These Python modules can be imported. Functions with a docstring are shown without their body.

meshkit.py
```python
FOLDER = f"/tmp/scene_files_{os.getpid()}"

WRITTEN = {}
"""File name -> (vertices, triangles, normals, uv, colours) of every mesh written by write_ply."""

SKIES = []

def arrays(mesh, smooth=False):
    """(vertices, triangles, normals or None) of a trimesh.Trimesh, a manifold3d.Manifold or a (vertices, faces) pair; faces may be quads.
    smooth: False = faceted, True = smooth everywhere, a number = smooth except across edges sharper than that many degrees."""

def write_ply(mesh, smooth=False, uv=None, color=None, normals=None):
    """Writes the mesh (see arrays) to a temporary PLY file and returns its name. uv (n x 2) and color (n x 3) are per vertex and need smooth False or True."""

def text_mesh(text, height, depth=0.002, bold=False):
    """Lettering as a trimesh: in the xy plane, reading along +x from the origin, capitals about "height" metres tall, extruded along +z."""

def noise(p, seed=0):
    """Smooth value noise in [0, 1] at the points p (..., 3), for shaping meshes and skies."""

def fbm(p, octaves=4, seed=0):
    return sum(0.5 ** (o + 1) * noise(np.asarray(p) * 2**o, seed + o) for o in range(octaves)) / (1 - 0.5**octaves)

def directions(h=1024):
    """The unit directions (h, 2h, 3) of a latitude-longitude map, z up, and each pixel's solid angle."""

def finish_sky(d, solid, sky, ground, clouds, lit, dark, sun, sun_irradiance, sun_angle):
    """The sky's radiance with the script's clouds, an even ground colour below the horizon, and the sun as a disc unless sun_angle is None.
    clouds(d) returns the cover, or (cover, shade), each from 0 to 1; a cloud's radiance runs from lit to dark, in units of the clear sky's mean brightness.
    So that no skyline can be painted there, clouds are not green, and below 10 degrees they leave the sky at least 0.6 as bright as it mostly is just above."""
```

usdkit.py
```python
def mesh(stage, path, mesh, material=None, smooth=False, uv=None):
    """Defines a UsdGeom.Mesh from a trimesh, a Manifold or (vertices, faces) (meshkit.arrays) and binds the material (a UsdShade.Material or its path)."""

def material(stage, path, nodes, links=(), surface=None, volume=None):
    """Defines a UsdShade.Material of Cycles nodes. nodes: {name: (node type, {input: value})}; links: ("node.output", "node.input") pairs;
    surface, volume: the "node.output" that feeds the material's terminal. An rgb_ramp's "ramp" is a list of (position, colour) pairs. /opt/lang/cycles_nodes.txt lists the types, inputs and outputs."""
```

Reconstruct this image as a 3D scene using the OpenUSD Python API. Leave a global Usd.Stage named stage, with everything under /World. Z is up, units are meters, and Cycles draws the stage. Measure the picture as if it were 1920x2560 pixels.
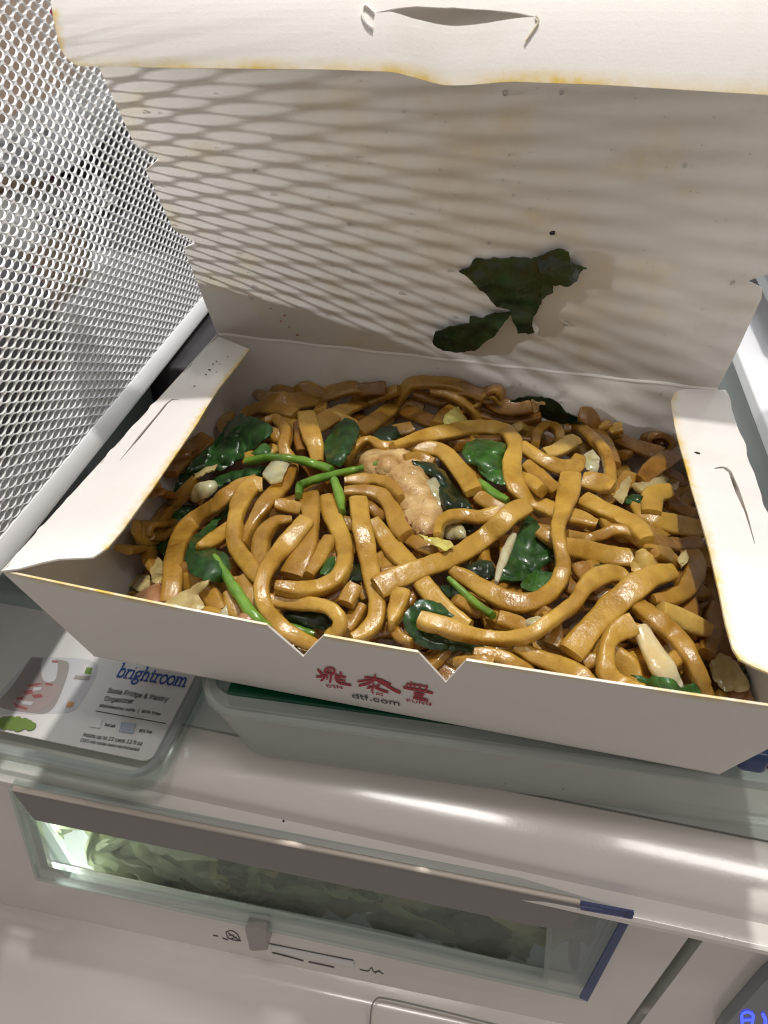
import math, random
import numpy as np, trimesh, usdkit, meshkit
from pxr import Usd, UsdGeom, UsdLux, UsdShade, Gf, Sdf
from shapely.geometry import Polygon, Point, LineString, MultiPoint
from shapely import affinity, unary_union
import shapely
from scipy.spatial import Delaunay
from scipy.ndimage import gaussian_filter1d, maximum_filter1d
random.seed(5); rng = np.random.default_rng(5)

stage = Usd.Stage.CreateInMemory()
UsdGeom.SetStageUpAxis(stage, UsdGeom.Tokens.z); UsdGeom.SetStageMetersPerUnit(stage, 1.0)
UsdGeom.Xform.Define(stage, '/World'); UsdGeom.Scope.Define(stage, '/World/Looks')
T_ = Sdf.ValueTypeNames
# ---------------------------------------------------------------- camera
FPX = 1534 * 1.1573                     # focal length in photograph pixels (1920 wide)
CAM = np.array([.02185529, -.10990715, .17210542])
RGT = np.array([.97834721, .20626443, .01708]); UP = np.array([-.1428992, .61348178, .77667234]); FWD = np.array([-.14972161, .76229594, -.6296732])
cam = UsdGeom.Camera.Define(stage, '/World/camera')
M = Gf.Matrix4d(*RGT, 0, *UP, 0, *(-FWD), 0, *CAM, 1)
cam.AddTransformOp().Set(M)
cam.CreateFocalLengthAttr(24.0); cam.CreateHorizontalApertureAttr(24.0 * 1920 / FPX); cam.CreateVerticalApertureAttr(24.0 * 2560 / FPX)
cam.CreateClippingRangeAttr(Gf.Vec2f(.005, 50)); cam.CreateFStopAttr(26.0); cam.CreateFocusDistanceAttr(.225)
cam.CreateExposureAttr(0.0)
# ---------------------------------------------------------------- lights (lamps of a kitchen and of the fridge)
def mat(name, nodes, links=(), surface='p.BSDF', **k):
    return usdkit.material(stage, '/World/Looks/' + name, nodes, links, surface=surface, **k)
dome = UsdLux.DomeLight.Define(stage, '/World/room_glow')
AMB = mat('room_glow_look', {'b': ('background_shader', {'color': (1.0, .905, .83), 'strength': .30})}, surface='b.background')
UsdShade.MaterialBindingAPI.Apply(dome.GetPrim()).Bind(AMB)
def look_at(pos, target):
    pos, target = np.array(pos, float), np.array(target, float)
    z = pos - target; z /= np.linalg.norm(z); x = np.cross([0, 1, 0.01], z); x /= np.linalg.norm(x); y = np.cross(z, x)
    return Gf.Matrix4d(*map(float, x), 0, *map(float, y), 0, *map(float, z), 0, *map(float, pos), 1)
def lamp(kind, name, pos, target, col, inten, **size):
    l = kind.Define(stage, '/World/' + name); l.AddTransformOp().Set(look_at(pos, target))
    l.CreateColorAttr(Gf.Vec3f(*col)); l.CreateIntensityAttr(inten); l.CreateNormalizeAttr(True)
    for k, v in size.items(): getattr(l, f'Create{k}Attr')(v)
    return l
lamp(UsdLux.DiskLight, 'fridge_front_lamp', (.015, .042, .56), (0, .06, .04), (1.0, .955, .90), .74, Radius=.009)
side = lamp(UsdLux.SphereLight, 'fridge_side_lamp', (-.262, .028, .121), (0, .128, .097), (.97, .97, 1.0), .74, Radius=.0013)
sh = UsdLux.ShapingAPI.Apply(side.GetPrim()); sh.CreateShapingConeAngleAttr(19.0); sh.CreateShapingConeSoftnessAttr(.25)
lamp(UsdLux.RectLight, 'kitchen_strip_lamp', (-.01, -.205, 1.1), (-.01, .01, -.05), (1.0, .96, .92), .50, Width=.27, Height=.06)
lamp(UsdLux.RectLight, 'kitchen_strip_lamp_001', (.50, -.205, 1.1), (.10, .01, -.05), (1.0, .96, .92), .50, Width=.34, Height=.06)
lamp(UsdLux.RectLight, 'fridge_ceiling_lamp', (-.03, .30, .52), (-.02, .22, 0), (.86, .92, 1.0), .4, Width=.2, Height=.05)

# ---------------------------------------------------------------- helpers
names = {}
def numbered(parent, name):
    k = (parent, name); n = names.get(k, 0); names[k] = n + 1
    return f'{parent}/{name}' if n == 0 else f'{parent}/{name}_{n:03d}'
def tag(prim, label=None, cat=None, group=None, kind=None):
    for k, v in (('label', label), ('category', cat), ('group', group), ('kind', kind)):
        if v: prim.SetCustomDataByKey(k, v)
    return prim
def thing(name, label, cat, group=None, loc=None):
    x = UsdGeom.Xform.Define(stage, numbered('/World', name))
    if loc is not None: x.AddTranslateOp().Set(Gf.Vec3d(*map(float, loc)))
    return tag(x.GetPrim(), label, cat, group)
def obj(name, mesh, material, parent=None, smooth=30, label=None, cat=None, group=None, kind=None, attrs=None):
    base = '/World' if parent is None else str(parent.GetPath())
    m = usdkit.mesh(stage, numbered(base, name), mesh, material, smooth=smooth)
    for k, v in (attrs or {}).items():
        UsdGeom.PrimvarsAPI(m).CreatePrimvar(k, T_.FloatArray, 'vertex').Set([float(x) for x in v])
    return tag(m.GetPrim(), label, cat, group, kind)
def cat_(*ms): return trimesh.util.concatenate(ms)
def box(x0, x1, y0, y1, z0, z1, bevel=0.0):
    if bevel <= 0:
        return trimesh.creation.box(bounds=[[x0, y0, z0], [x1, y1, z1]])
    pts = []
    for x, sx in ((x0, 1), (x1, -1)):
        for y, sy in ((y0, 1), (y1, -1)):
            for z, sz in ((z0, 1), (z1, -1)):
                c = np.array([x + sx * bevel, y + sy * bevel, z + sz * bevel])
                ico = SPH.vertices * bevel + c; pts.append(ico)
    return trimesh.convex.convex_hull(np.vstack(pts))
SPH = trimesh.creation.icosphere(subdivisions=2)
def ray(s):
    s = np.atleast_2d(np.asarray(s, float))
    return ((s[:, :1] - 960) / FPX) * RGT - ((s[:, 1:2] - 1280) / FPX) * UP + FWD
def at_plane(s, n, d):      # point where the sight line of a photograph pixel meets the plane n.x = d
    r = ray(s); n = np.asarray(n, float)
    return CAM + r * ((d - CAM @ n) / (r @ n))[:, None]
def proj(X):
    c = np.atleast_2d(X) - CAM; w = c @ FWD
    return np.stack([960 + FPX * (c @ RGT) / w, 1280 - FPX * (c @ UP) / w], 1)
Dk = 1.1573
def Dp(*p): return np.array(p, float) * Dk
def fill(poly, step):
    """2D Delaunay triangulation of a polygon with interior points."""
    pts = []
    for r in [poly.exterior, *poly.interiors]:
        n = max(4, int(r.length / step)); 
        c = list(r.coords)[:-1]
        for i in range(len(c)):
            a, b = np.array(c[i]), np.array(c[(i + 1) % len(c)]); m = max(1, int(round(np.linalg.norm(b - a) / step)))
            pts += [a + (b - a) * j / m for j in range(m)]
    nb = len(pts)
    x0, y0, x1, y1 = poly.bounds
    inner = poly.buffer(-step * .55)
    gx, gy = np.meshgrid(np.arange(x0 + step / 2, x1, step), np.arange(y0 + step / 2, y1, step * .87))
    gx[1::2] += step / 2
    g = np.stack([gx.ravel(), gy.ravel()], 1)
    if not inner.is_empty and len(g): g = g[shapely.contains_xy(inner, g[:, 0], g[:, 1])]; pts = np.vstack([np.array(pts), g])
    pts = np.array(pts)
    t = Delaunay(pts + np.random.default_rng(1).normal(0, step * 1e-4, pts.shape)).simplices
    c = pts[t].mean(1)
    a = pts[t]; area = np.abs(np.cross(a[:, 1] - a[:, 0], a[:, 2] - a[:, 0]))
    t = t[shapely.contains_xy(poly.buffer(1e-9), c[:, 0], c[:, 1]) & (area > (step ** 2) * 1e-4)]
    a = pts[t]; flip = np.cross(a[:, 1] - a[:, 0], a[:, 2] - a[:, 0]) < 0
    t[flip] = t[flip][:, ::-1]
    return pts, t
def sheet(V, t, thick, sides=1):
    """A thickness for an open triangulated surface: V 3D points, t triangles. Returns verts, faces (top first)."""
    m = trimesh.Trimesh(V, t, process=False); N = m.vertex_normals
    n = len(V); W = np.vstack([V, V - N * thick]); F = [t, t[:, ::-1] + n]
    e = np.sort(np.vstack([t[:, [0, 1]], t[:, [1, 2]], t[:, [2, 0]]]), axis=1)
    de = np.vstack([t[:, [0, 1]], t[:, [1, 2]], t[:, [2, 0]]])
    u, inv, cnt = np.unique(e, axis=0, return_inverse=True, return_counts=True)
    b = de[cnt[inv.ravel()] == 1]
    F.append(np.stack([b[:, 1], b[:, 0], b[:, 0] + n], 1)); F.append(np.stack([b[:, 1], b[:, 0] + n, b[:, 1] + n], 1))
    return W, np.vstack(F)
def spline(P, n):
    P = np.asarray(P, float); Q = np.vstack([2 * P[0] - P[1], P, 2 * P[-1] - P[-2]])
    seg = np.linalg.norm(np.diff(P[:, :2], axis=0), axis=1); cum = np.r_[0, np.cumsum(seg)]
    s = np.linspace(0, cum[-1], n); i = np.clip(np.searchsorted(cum, s, 'right') - 1, 0, len(P) - 2)
    u = ((s - cum[i]) / np.maximum(seg[i], 1e-9))[:, None]
    p0, p1, p2, p3 = Q[i], Q[i + 1], Q[i + 2], Q[i + 3]
    return .5 * (2 * p1 + (p2 - p0) * u + (2 * p0 - 5 * p1 + 4 * p2 - p3) * u ** 2 + (3 * p1 - p0 - 3 * p2 + p3) * u ** 3)
def tube(P, r, sides=8):
    P = np.asarray(P, float); r = np.broadcast_to(r, len(P))
    return ribbon(P, r * 2, r * 2, power=2.0, sides=sides)
def ribbon(P, w, t, power=3.2, sides=14, N0=(0, -.45, .9), twist=0.0):
    """sweeps a rounded rectangle w wide, t thick along P, its flat face turned towards N0."""
    n = len(P); T = np.gradient(P, axis=0); T /= np.maximum(np.linalg.norm(T, axis=1, keepdims=True), 1e-12)
    N0 = np.asarray(N0, float)
    Nn = N0 - T * (T @ N0)[:, None]; l = np.linalg.norm(Nn, axis=1, keepdims=True); Nn /= np.maximum(l, 1e-6)
    B = np.cross(T, Nn); tw = np.broadcast_to(twist, n)[:, None]
    B2 = B * np.cos(tw) + Nn * np.sin(tw); N2 = -B * np.sin(tw) + Nn * np.cos(tw)
    a = np.linspace(0, 2 * np.pi, sides, endpoint=False) + np.pi / sides
    cx = np.sign(np.cos(a)) * np.abs(np.cos(a)) ** (2 / power) * .5; cy = np.sign(np.sin(a)) * np.abs(np.sin(a)) ** (2 / power) * .5
    w = np.broadcast_to(w, n); t = np.broadcast_to(t, n)
    V = P[:, None] + B2[:, None] * (cx[None, :, None] * w[:, None, None]) + N2[:, None] * (cy[None, :, None] * t[:, None, None])
    V = V.reshape(-1, 3); F = []
    i = np.arange(n - 1)[:, None] * sides + np.arange(sides)[None]; j = np.arange(n - 1)[:, None] * sides + (np.arange(sides)[None] + 1) % sides
    F = np.vstack([np.stack([i, j, j + sides], -1).reshape(-1, 3), np.stack([i, j + sides, i + sides], -1).reshape(-1, 3)])
    k = len(V); V = np.vstack([V, P[0] - T[0] * t[0] * .08, P[-1] + T[-1] * t[-1] * .08])
    s = np.arange(sides); F = np.vstack([F, np.stack([np.full(sides, k), (s + 1) % sides, s], 1), np.stack([np.full(sides, k + 1), s + (n - 1) * sides, (s + 1) % sides + (n - 1) * sides], 1)])
    return trimesh.Trimesh(V, F, process=False)

# ---------------------------------------------------------------- materials
def simple(name, col, rough=.5, **k):
    return mat(name, {'p': ('principled_bsdf', {'base_color': col, 'roughness': rough, **k})})
def paper(name, col, rough=.45, stain=(.66, .47, .08), grease=0.0, coat=.0):
    n = {'a': ('attribute', {'attribute': 'stain'}), 'c': ('texture_coordinate', {}),
         'n': ('noise_texture', {'scale': 260.0, 'detail': 4.0}), 'n2': ('noise_texture', {'scale': 38.0, 'detail': 5.0, 'roughness': .6}),
         'm0': ('math', {'math_type': 'multiply_add', 'value2': 1.8, 'value3': -.15}),
         'mm': ('math', {'math_type': 'multiply', 'use_clamp': True}),
         'r2': ('rgb_ramp', {'ramp': [(.0, (0, 0, 0)), (.54, (0, 0, 0)), (.72, (grease,) * 3), (1, (grease,) * 3)]}),
         'mg': ('mix_color', {'a': col, 'b': (.50, .42, .25)}), 'mx': ('mix_color', {'b': stain}),
         'nb': ('noise_texture', {'scale': 1500.0, 'detail': 2.0}), 'nb2': ('noise_texture', {'scale': 45.0, 'detail': 2.0}), 'ad': ('math', {'math_type': 'multiply_add', 'value2': .25}),
         'bp': ('bump', {'strength': .25, 'distance': .0006}), 'p': ('principled_bsdf', {'roughness': rough, 'coat_weight': coat, 'coat_roughness': .12})}
    l = [('c.object', 'n.vector'), ('c.object', 'n2.vector'), ('c.object', 'nb.vector'), ('c.object', 'nb2.vector'), ('n.fac', 'm0.value1'), ('m0.value', 'mm.value1'), ('a.fac', 'mm.value2'),
         ('n2.fac', 'r2.fac'), ('r2.color', 'mg.fac'), ('mg.result', 'mx.a'), ('mm.value', 'mx.fac'), ('mx.result', 'p.base_color'),
         ('nb.fac', 'ad.value1'), ('nb2.fac', 'ad.value3'), ('ad.value', 'bp.height'), ('bp.normal', 'p.normal')]
    return mat(name, n, l)
PAPER = paper('white_paperboard', (.79, .76, .715), .5, coat=.1)
PAPER_IN = paper('greasy_paperboard', (.67, .64, .595), .42, grease=.35, coat=.25)
PAPER_GLOSS = paper('oily_paperboard', (.79, .775, .75), .36, grease=.12, coat=.6)
def food(name, c1, c2, rough, scale=120.0, bump=.65, bscale=1200.0, coat=.45, sss=.0, crough=.13, bdist=.0005):
    n = {'c': ('texture_coordinate', {}), 'n': ('noise_texture', {'scale': scale, 'detail': 4.0}), 'r': ('rgb_ramp', {'ramp': [(.3, c1), (.72, c2)]}),
         'n2': ('noise_texture', {'scale': scale * .42, 'detail': 5.0, 'roughness': .62}), 'r2': ('rgb_ramp', {'ramp': [(.32, (.70, .62, .52)), (.50, (1, 1, 1))]}), 'mu': ('mix_color', {'blend_type': 'multiply', 'fac': .9}),
         'nb': ('noise_texture', {'scale': bscale, 'detail': 3.0, 'roughness': .6}), 'nl': ('noise_texture', {'scale': bscale * .22, 'detail': 2.0}), 'ad': ('math', {'math_type': 'multiply_add', 'value2': .45}), 'bp': ('bump', {'strength': bump, 'distance': bdist}),
         'rr': ('map_range', {'from_min': .35, 'from_max': .65, 'to_min': rough * .6, 'to_max': rough * 1.5}),
         'p': ('principled_bsdf', {'coat_weight': coat, 'coat_roughness': crough, 'subsurface_weight': sss, 'subsurface_radius': (1.0, .45, .15), 'subsurface_scale': .0025})}
    l = [('c.object', 'n.vector'), ('c.object', 'n2.vector'), ('c.object', 'nb.vector'), ('c.object', 'nl.vector'), ('n.fac', 'r.fac'), ('n2.fac', 'r2.fac'), ('r.color', 'mu.a'), ('r2.color', 'mu.b'), ('mu.result', 'p.base_color'),
         ('nb.fac', 'ad.value1'), ('nl.fac', 'ad.value3'), ('ad.value', 'bp.height'), ('bp.normal', 'p.normal'), ('bp.normal', 'p.coat_normal'), ('n2.fac', 'rr.value'), ('rr.result', 'p.roughness')]
    return mat(name, n, l)
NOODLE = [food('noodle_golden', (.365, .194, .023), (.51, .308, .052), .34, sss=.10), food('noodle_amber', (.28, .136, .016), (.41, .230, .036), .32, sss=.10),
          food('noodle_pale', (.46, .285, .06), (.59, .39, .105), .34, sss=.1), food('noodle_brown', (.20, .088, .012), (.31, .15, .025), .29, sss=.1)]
LEAF = food('spinach_leaf', (.005, .026, .006), (.022, .085, .014), .34, scale=230, bump=.5, bscale=300, coat=.4, crough=.16, bdist=.0011)
LEAF2 = food('spinach_leaf_bright', (.012, .055, .008), (.045, .14, .018), .34, scale=210, bump=.5, bscale=300, coat=.4, crough=.16, bdist=.0011)
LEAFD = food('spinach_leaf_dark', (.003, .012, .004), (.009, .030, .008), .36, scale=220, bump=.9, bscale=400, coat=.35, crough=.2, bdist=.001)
STEM = food('spinach_stem', (.07, .18, .014), (.17, .32, .035), .3, scale=140, bump=.25, bscale=420, coat=.7)
LIDLEAF = food('wilted_lid_leaf', (.002, .014, .004), (.007, .036, .008), .32, scale=150, bump=.8, bscale=280, coat=.5, crough=.2, bdist=.001)
STALK = food('pale_stalk', (.45, .40, .24), (.60, .52, .32), .35, scale=160, bump=.3, coat=.6, sss=.3)
CABBAGE = food('cooked_cabbage', (.48, .34, .11), (.64, .50, .22), .35, scale=130, bump=.4, bscale=420, coat=.6, sss=.3)
CABWHITE = food('cabbage_rib', (.56, .37, .12), (.80, .70, .48), .35, scale=45, bump=.2, bscale=300, coat=.6, sss=.3)
ONION = food('cooked_onion', (.50, .37, .15), (.68, .57, .34), .22, scale=200, bump=.25, coat=.9, sss=.5)
YELLOWLEAF = food('yellow_leaf', (.55, .50, .10), (.70, .66, .22), .35, scale=160, bump=.3, coat=.6)
CHICKEN = food('chicken', (.36, .19, .055), (.66, .47, .22), .48, scale=170, bump=.8, bscale=480, coat=.4, sss=.03, bdist=.0015)
MEAT = food('braised_meat', (.26, .10, .04), (.42, .20, .10), .3, scale=150, bump=.5, bscale=380, coat=.8, sss=.2)
CHAR = simple('charred_speck', (.015, .010, .008), .5)
INK_R = simple('red_ink', (.40, .010, .03), .5); INK_G = simple('grey_ink', (.05, .05, .055), .5); INK_B = simple('blue_ink', (.03, .08, .30), .5); INK_L = simple('light_grey_ink', (.30, .29, .28), .5)
MESHW = simple('white_powder_coat', (.70, .695, .695), .32, coat_weight=.3)
PLASTIC = mat('white_fridge_plastic', {'c': ('texture_coordinate', {}), 'n': ('noise_texture', {'scale': 14.0, 'detail': 3.0}), 'r': ('rgb_ramp', {'ramp': [(.3, (.74, .695, .655)), (.7, (.80, .76, .725))]}),
     'nb': ('noise_texture', {'scale': 900.0}), 'bp': ('bump', {'strength': .06, 'distance': .0004}), 'p': ('principled_bsdf', {'roughness': .2, 'coat_weight': .5, 'coat_roughness': .085})},
    [('c.object', 'n.vector'), ('c.object', 'nb.vector'), ('n.fac', 'r.fac'), ('r.color', 'p.base_color'), ('nb.fac', 'bp.height'), ('bp.normal', 'p.normal')])
PLASTICW = simple('white_plastic', (.74, .73, .74), .3)
GREYP = simple('grey_handle', (.23, .215, .21), .42)
GREYL = simple('grey_liner', (.22, .23, .23), .4)
SATIN = simple('satin_trim', (.42, .37, .32), .42, metallic=.4)
CLEAR = mat('clear_plastic', {'t': ('transparent_bsdf', {'color': (.93, .96, .95)}), 'g': ('glossy_bsdf', {'roughness': .06}), 'f': ('layer_weight', {'blend': .07}), 'm': ('mix_closure', {})},
            [('f.fresnel', 'm.fac'), ('t.BSDF', 'm.closure1'), ('g.BSDF', 'm.closure2')], surface='m.closure')
WINDOW = mat('drawer_window_plastic', {'t': ('transparent_bsdf', {'color': (.95, .97, .96)}), 'g': ('glossy_bsdf', {'roughness': .05}), 'm': ('mix_closure', {'fac': .035})}, [('t.BSDF', 'm.closure1'), ('g.BSDF', 'm.closure2')], surface='m.closure')
EDGE = mat('clear_plastic_edge', {'t': ('transparent_bsdf', {'color': (.86, .90, .89)}), 'p': ('principled_bsdf', {'base_color': (.62, .64, .63), 'roughness': .12, 'coat_weight': .5}), 'm': ('mix_closure', {'fac': .27})},
           [('t.BSDF', 'm.closure1'), ('p.BSDF', 'm.closure2')], surface='m.closure')
FROST = mat('frosted_plastic', {'t': ('transparent_bsdf', {'color': (.84, .88, .86)}), 'p': ('principled_bsdf', {'base_color': (.80, .80, .77), 'roughness': .3}), 'm': ('mix_closure', {'fac': .42})},
            [('t.BSDF', 'm.closure1'), ('p.BSDF', 'm.closure2')], surface='m.closure')
GLASS = simple('shelf_glass', (.70, .73, .71), .12)
BLUETINT = mat('blue_tinted_edge', {'t': ('transparent_bsdf', {'color': (.50, .54, .74)}), 'g': ('principled_bsdf', {'base_color': (.16, .18, .33), 'roughness': .15}), 'm': ('mix_closure', {'fac': .36})},
               [('t.BSDF', 'm.closure1'), ('g.BSDF', 'm.closure2')], surface='m.closure')
BAG = mat('crinkled_film', {'c': ('texture_coordinate', {}), 'n': ('noise_texture', {'scale': 60.0, 'detail': 5.0, 'distortion': 1.2}), 'bp': ('bump', {'strength': .9, 'distance': .004}),
     't': ('transparent_bsdf', {'color': (.95, .97, .96)}), 'g': ('principled_bsdf', {'base_color': (.62, .66, .62), 'roughness': .25, 'coat_weight': .5}), 'm': ('mix_closure', {'fac': .26})},
    [('c.object', 'n.vector'), ('n.fac', 'bp.height'), ('bp.normal', 'g.normal'), ('t.BSDF', 'm.closure1'), ('g.BSDF', 'm.closure2')], surface='m.closure')
def leafy(name, c1, c2):
    return food(name, c1, c2, .45, scale=60, bump=.6, bscale=110, coat=.3, bdist=.003)
LETTUCE = [leafy('lettuce_pale', (.50, .60, .30), (.78, .84, .62)), leafy('lettuce_green', (.16, .24, .07), (.40, .46, .20)), leafy('lettuce_olive', (.22, .20, .07), (.46, .40, .18)), leafy('lettuce_dark', (.05, .09, .03), (.17, .20, .07))]
GREEN = simple('green_lid', (.002, .085, .038), .3)
DARK = mat('dark_pouch', {'c': ('texture_coordinate', {}), 'n': ('noise_texture', {'scale': 25.0, 'detail': 4.0}), 'r': ('rgb_ramp', {'ramp': [(.35, (.014, .013, .015)), (.7, (.045, .037, .040))]}), 'p': ('principled_bsdf', {'roughness': .35})},
    [('c.object', 'n.vector'), ('n.fac', 'r.fac'), ('r.color', 'p.base_color')])
GREYPOUCH = simple('grey_pouch', (.13, .125, .13), .4)
def printed(name, base, spot, scale, thr, spot2=None):
    n = {'c': ('texture_coordinate', {}), 'v': ('voronoi_texture', {'scale': scale, 'randomness': 1.0}), 'l': ('math', {'math_type': 'less_than', 'value2': thr}), 'm': ('mix_color', {'a': base, 'b': spot}),
         'v2': ('voronoi_texture', {'scale': scale * .8}), 'l2': ('math', {'math_type': 'less_than', 'value2': thr * .6}), 'm2': ('mix_color', {'b': spot2 or spot}),
         'n': ('noise_texture', {'scale': 40.0, 'detail': 4.0}), 'bp': ('bump', {'strength': .6, 'distance': .003}), 'p': ('principled_bsdf', {'roughness': .3})}
    return mat(name, n, [('c.object', 'v.vector'), ('c.object', 'v2.vector'), ('c.object', 'n.vector'), ('v.distance', 'l.value1'), ('l.value', 'm.fac'), ('m.result', 'm2.a'), ('v2.distance', 'l2.value1'), ('l2.value', 'm2.fac'), ('m2.result', 'p.base_color'), ('n.fac', 'bp.height'), ('bp.normal', 'p.normal')])
TANPACK = printed('tan_packet_print', (.50, .38, .29), (.32, .014, .09), 46.0, .2, (.10, .16, .17))
PALEPACK = printed('pale_packet_print', (.46, .36, .27), (.32, .02, .10), 60.0, .16, (.2, .2, .22))
LABELW = simple('white_label', (.55, .55, .55), .4)
WALLW = simple('fridge_wall', (.66, .67, .68), .35)
CARD = simple('label_card', (.66, .65, .635), .4)
PHOTOG = simple('printed_photo_grey', (.30, .275, .265), .4); PHOTOL = simple('printed_photo_light', (.52, .52, .54), .4); PINK = simple('printed_pink', (.34, .275, .265), .45); REDP = simple('printed_red', (.30, .10, .10), .45)
GRAPE = simple('printed_green', (.16, .24, .06), .45); ORANGE = simple('printed_orange', (.55, .30, .14), .45); BLUEP = simple('blue_packet', (.03, .06, .17), .3); REDB = simple('dark_red_packet', (.16, .02, .02), .4); SKYP = simple('printed_pale_blue', (.36, .42, .50), .4)
SCREEN = simple('display_glass', (.20, .21, .24), .1)
LED = mat('blue_digits', {'e': ('emission', {'color': (.06, .09, 1.0), 'strength': 2.2})}, surface='e.emission')
WATER = mat('water_drop', {'t': ('transparent_bsdf', {'color': (.97, .97, .96)}), 'g': ('glossy_bsdf', {'roughness': .03}), 'f': ('fresnel', {'IOR': 1.6}), 'm': ('mix_closure', {})},
            [('f.fac', 'm.fac'), ('t.BSDF', 'm.closure1'), ('g.BSDF', 'm.closure2')], surface='m.closure')

# ================================================================= THE FRIDGE (setting)
def slab(name, m, material, **k): return obj(name, m, material, None, smooth=35, kind='structure', **k)
slab('fridge_back_wall', box(-.345, .36, .405, .43, -.26, .62), WALLW)
slab('fridge_side_wall', box(-.37, -.346, -.02, .404, -.26, .62), WALLW)
ZS = -.05; YS = .0236
# glass shelf and the moulded trim along its front
shelf = box(-.345, .36, YS + .0006, .40, ZS - .006, ZS - .0004)
slab('fridge_shelf', shelf, GLASS)
prof = [(YS, ZS - .0007)] + [(.0228, ZS - .0001), (.0212, ZS - .0003), (.0195, ZS - .00065), (.0178, ZS - .0011), (.0162, ZS - .00162), (.0150, ZS - .00204), (.0138, ZS - .00247), (.0126, ZS - .00291), (.0114, ZS - .00336), (.0100, ZS - .00395), (.0086, ZS - .00462), (.0072, ZS - .0054), (.0060, ZS - .0063), (.0050, ZS - .0073), (.0043, ZS - .0083), (.0039, ZS - .0094)] + [(.0037, ZS - .0104), (.0030, ZS - .0120), (-.0028, ZS - .0132), (-.0040, ZS - .0140), (-.0042, ZS - .0160), (-.0030, ZS - .0165), (YS, ZS - .0165)]
def extrude_x(prof, x0, x1, n=2):
    P = np.array(prof); m = len(P); V = np.vstack([np.c_[np.full(m, x), P] for x in np.linspace(x0, x1, n)]); F = []
    for a in range(n - 1):
        for i in range(m):
            j = (i + 1) % m; F += [[a * m + i, a * m + j, (a + 1) * m + j], [a * m + i, (a + 1) * m + j, (a + 1) * m + i]]
    c = trimesh.creation.triangulate_polygon(Polygon(P), engine='earcut')
    tr = [tuple(np.argmin(np.linalg.norm(P - v, axis=1)) for v in c[0][f]) for f in c[1]]
    for f in tr: F += [list(f), [x + (n - 1) * m for x in f[::-1]]]
    mm = trimesh.Trimesh(V, F, process=False); mm.fix_normals(); return mm
slab('shelf_trim', extrude_x(prof, -.345, .36), PLASTIC)
seam = box(-.074, .36, YS - .0004, YS + .0005, ZS - .0006, ZS + .00025)
# --- left crisper drawer (its front stands a little askew to the shelf)
YAW = math.atan(.029); XA = np.array([math.cos(YAW), math.sin(YAW), 0]); NF = np.array([math.sin(YAW), -math.cos(YAW), 0])   # along the front; out of the front
dr = thing('crisper_drawer', 'white crisper drawer with clear window and grey handle strip, below the shelf', 'drawer')
def front_az(pts, d=0.0):
    """photograph points (in 1659-wide units) on the drawer's front, d in front of it -> (along, height)."""
    X = at_plane(np.array(pts, float) * Dk, NF, d); return np.c_[X @ XA, X[:, 2]]
def front_plate(poly, d0, d1, bevel=0):
    ms = []
    for g in getattr(poly, 'geoms', [poly]):
        m = trimesh.creation.extrude_polygon(g, d1 - d0, engine='earcut'); v = m.vertices
        m.vertices = v[:, :1] * XA + NF * (v[:, 2:3] + d0) + np.array([0, 0, 1]) * v[:, 1:2]
        if m.volume < 0: m.invert()
        ms.append(m)
    return cat_(*ms)
GX = .1062; YF = 0.0
DF = .0035
outer = Polygon(front_az([(22, 1700), (80, 1895), (1269, 2157), (1369, 1967)], DF)); inner = Polygon(front_az([(60, 1755), (150, 1893), (829, 2031), (1176, 2117), (1186, 1990)], DF))
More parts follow.
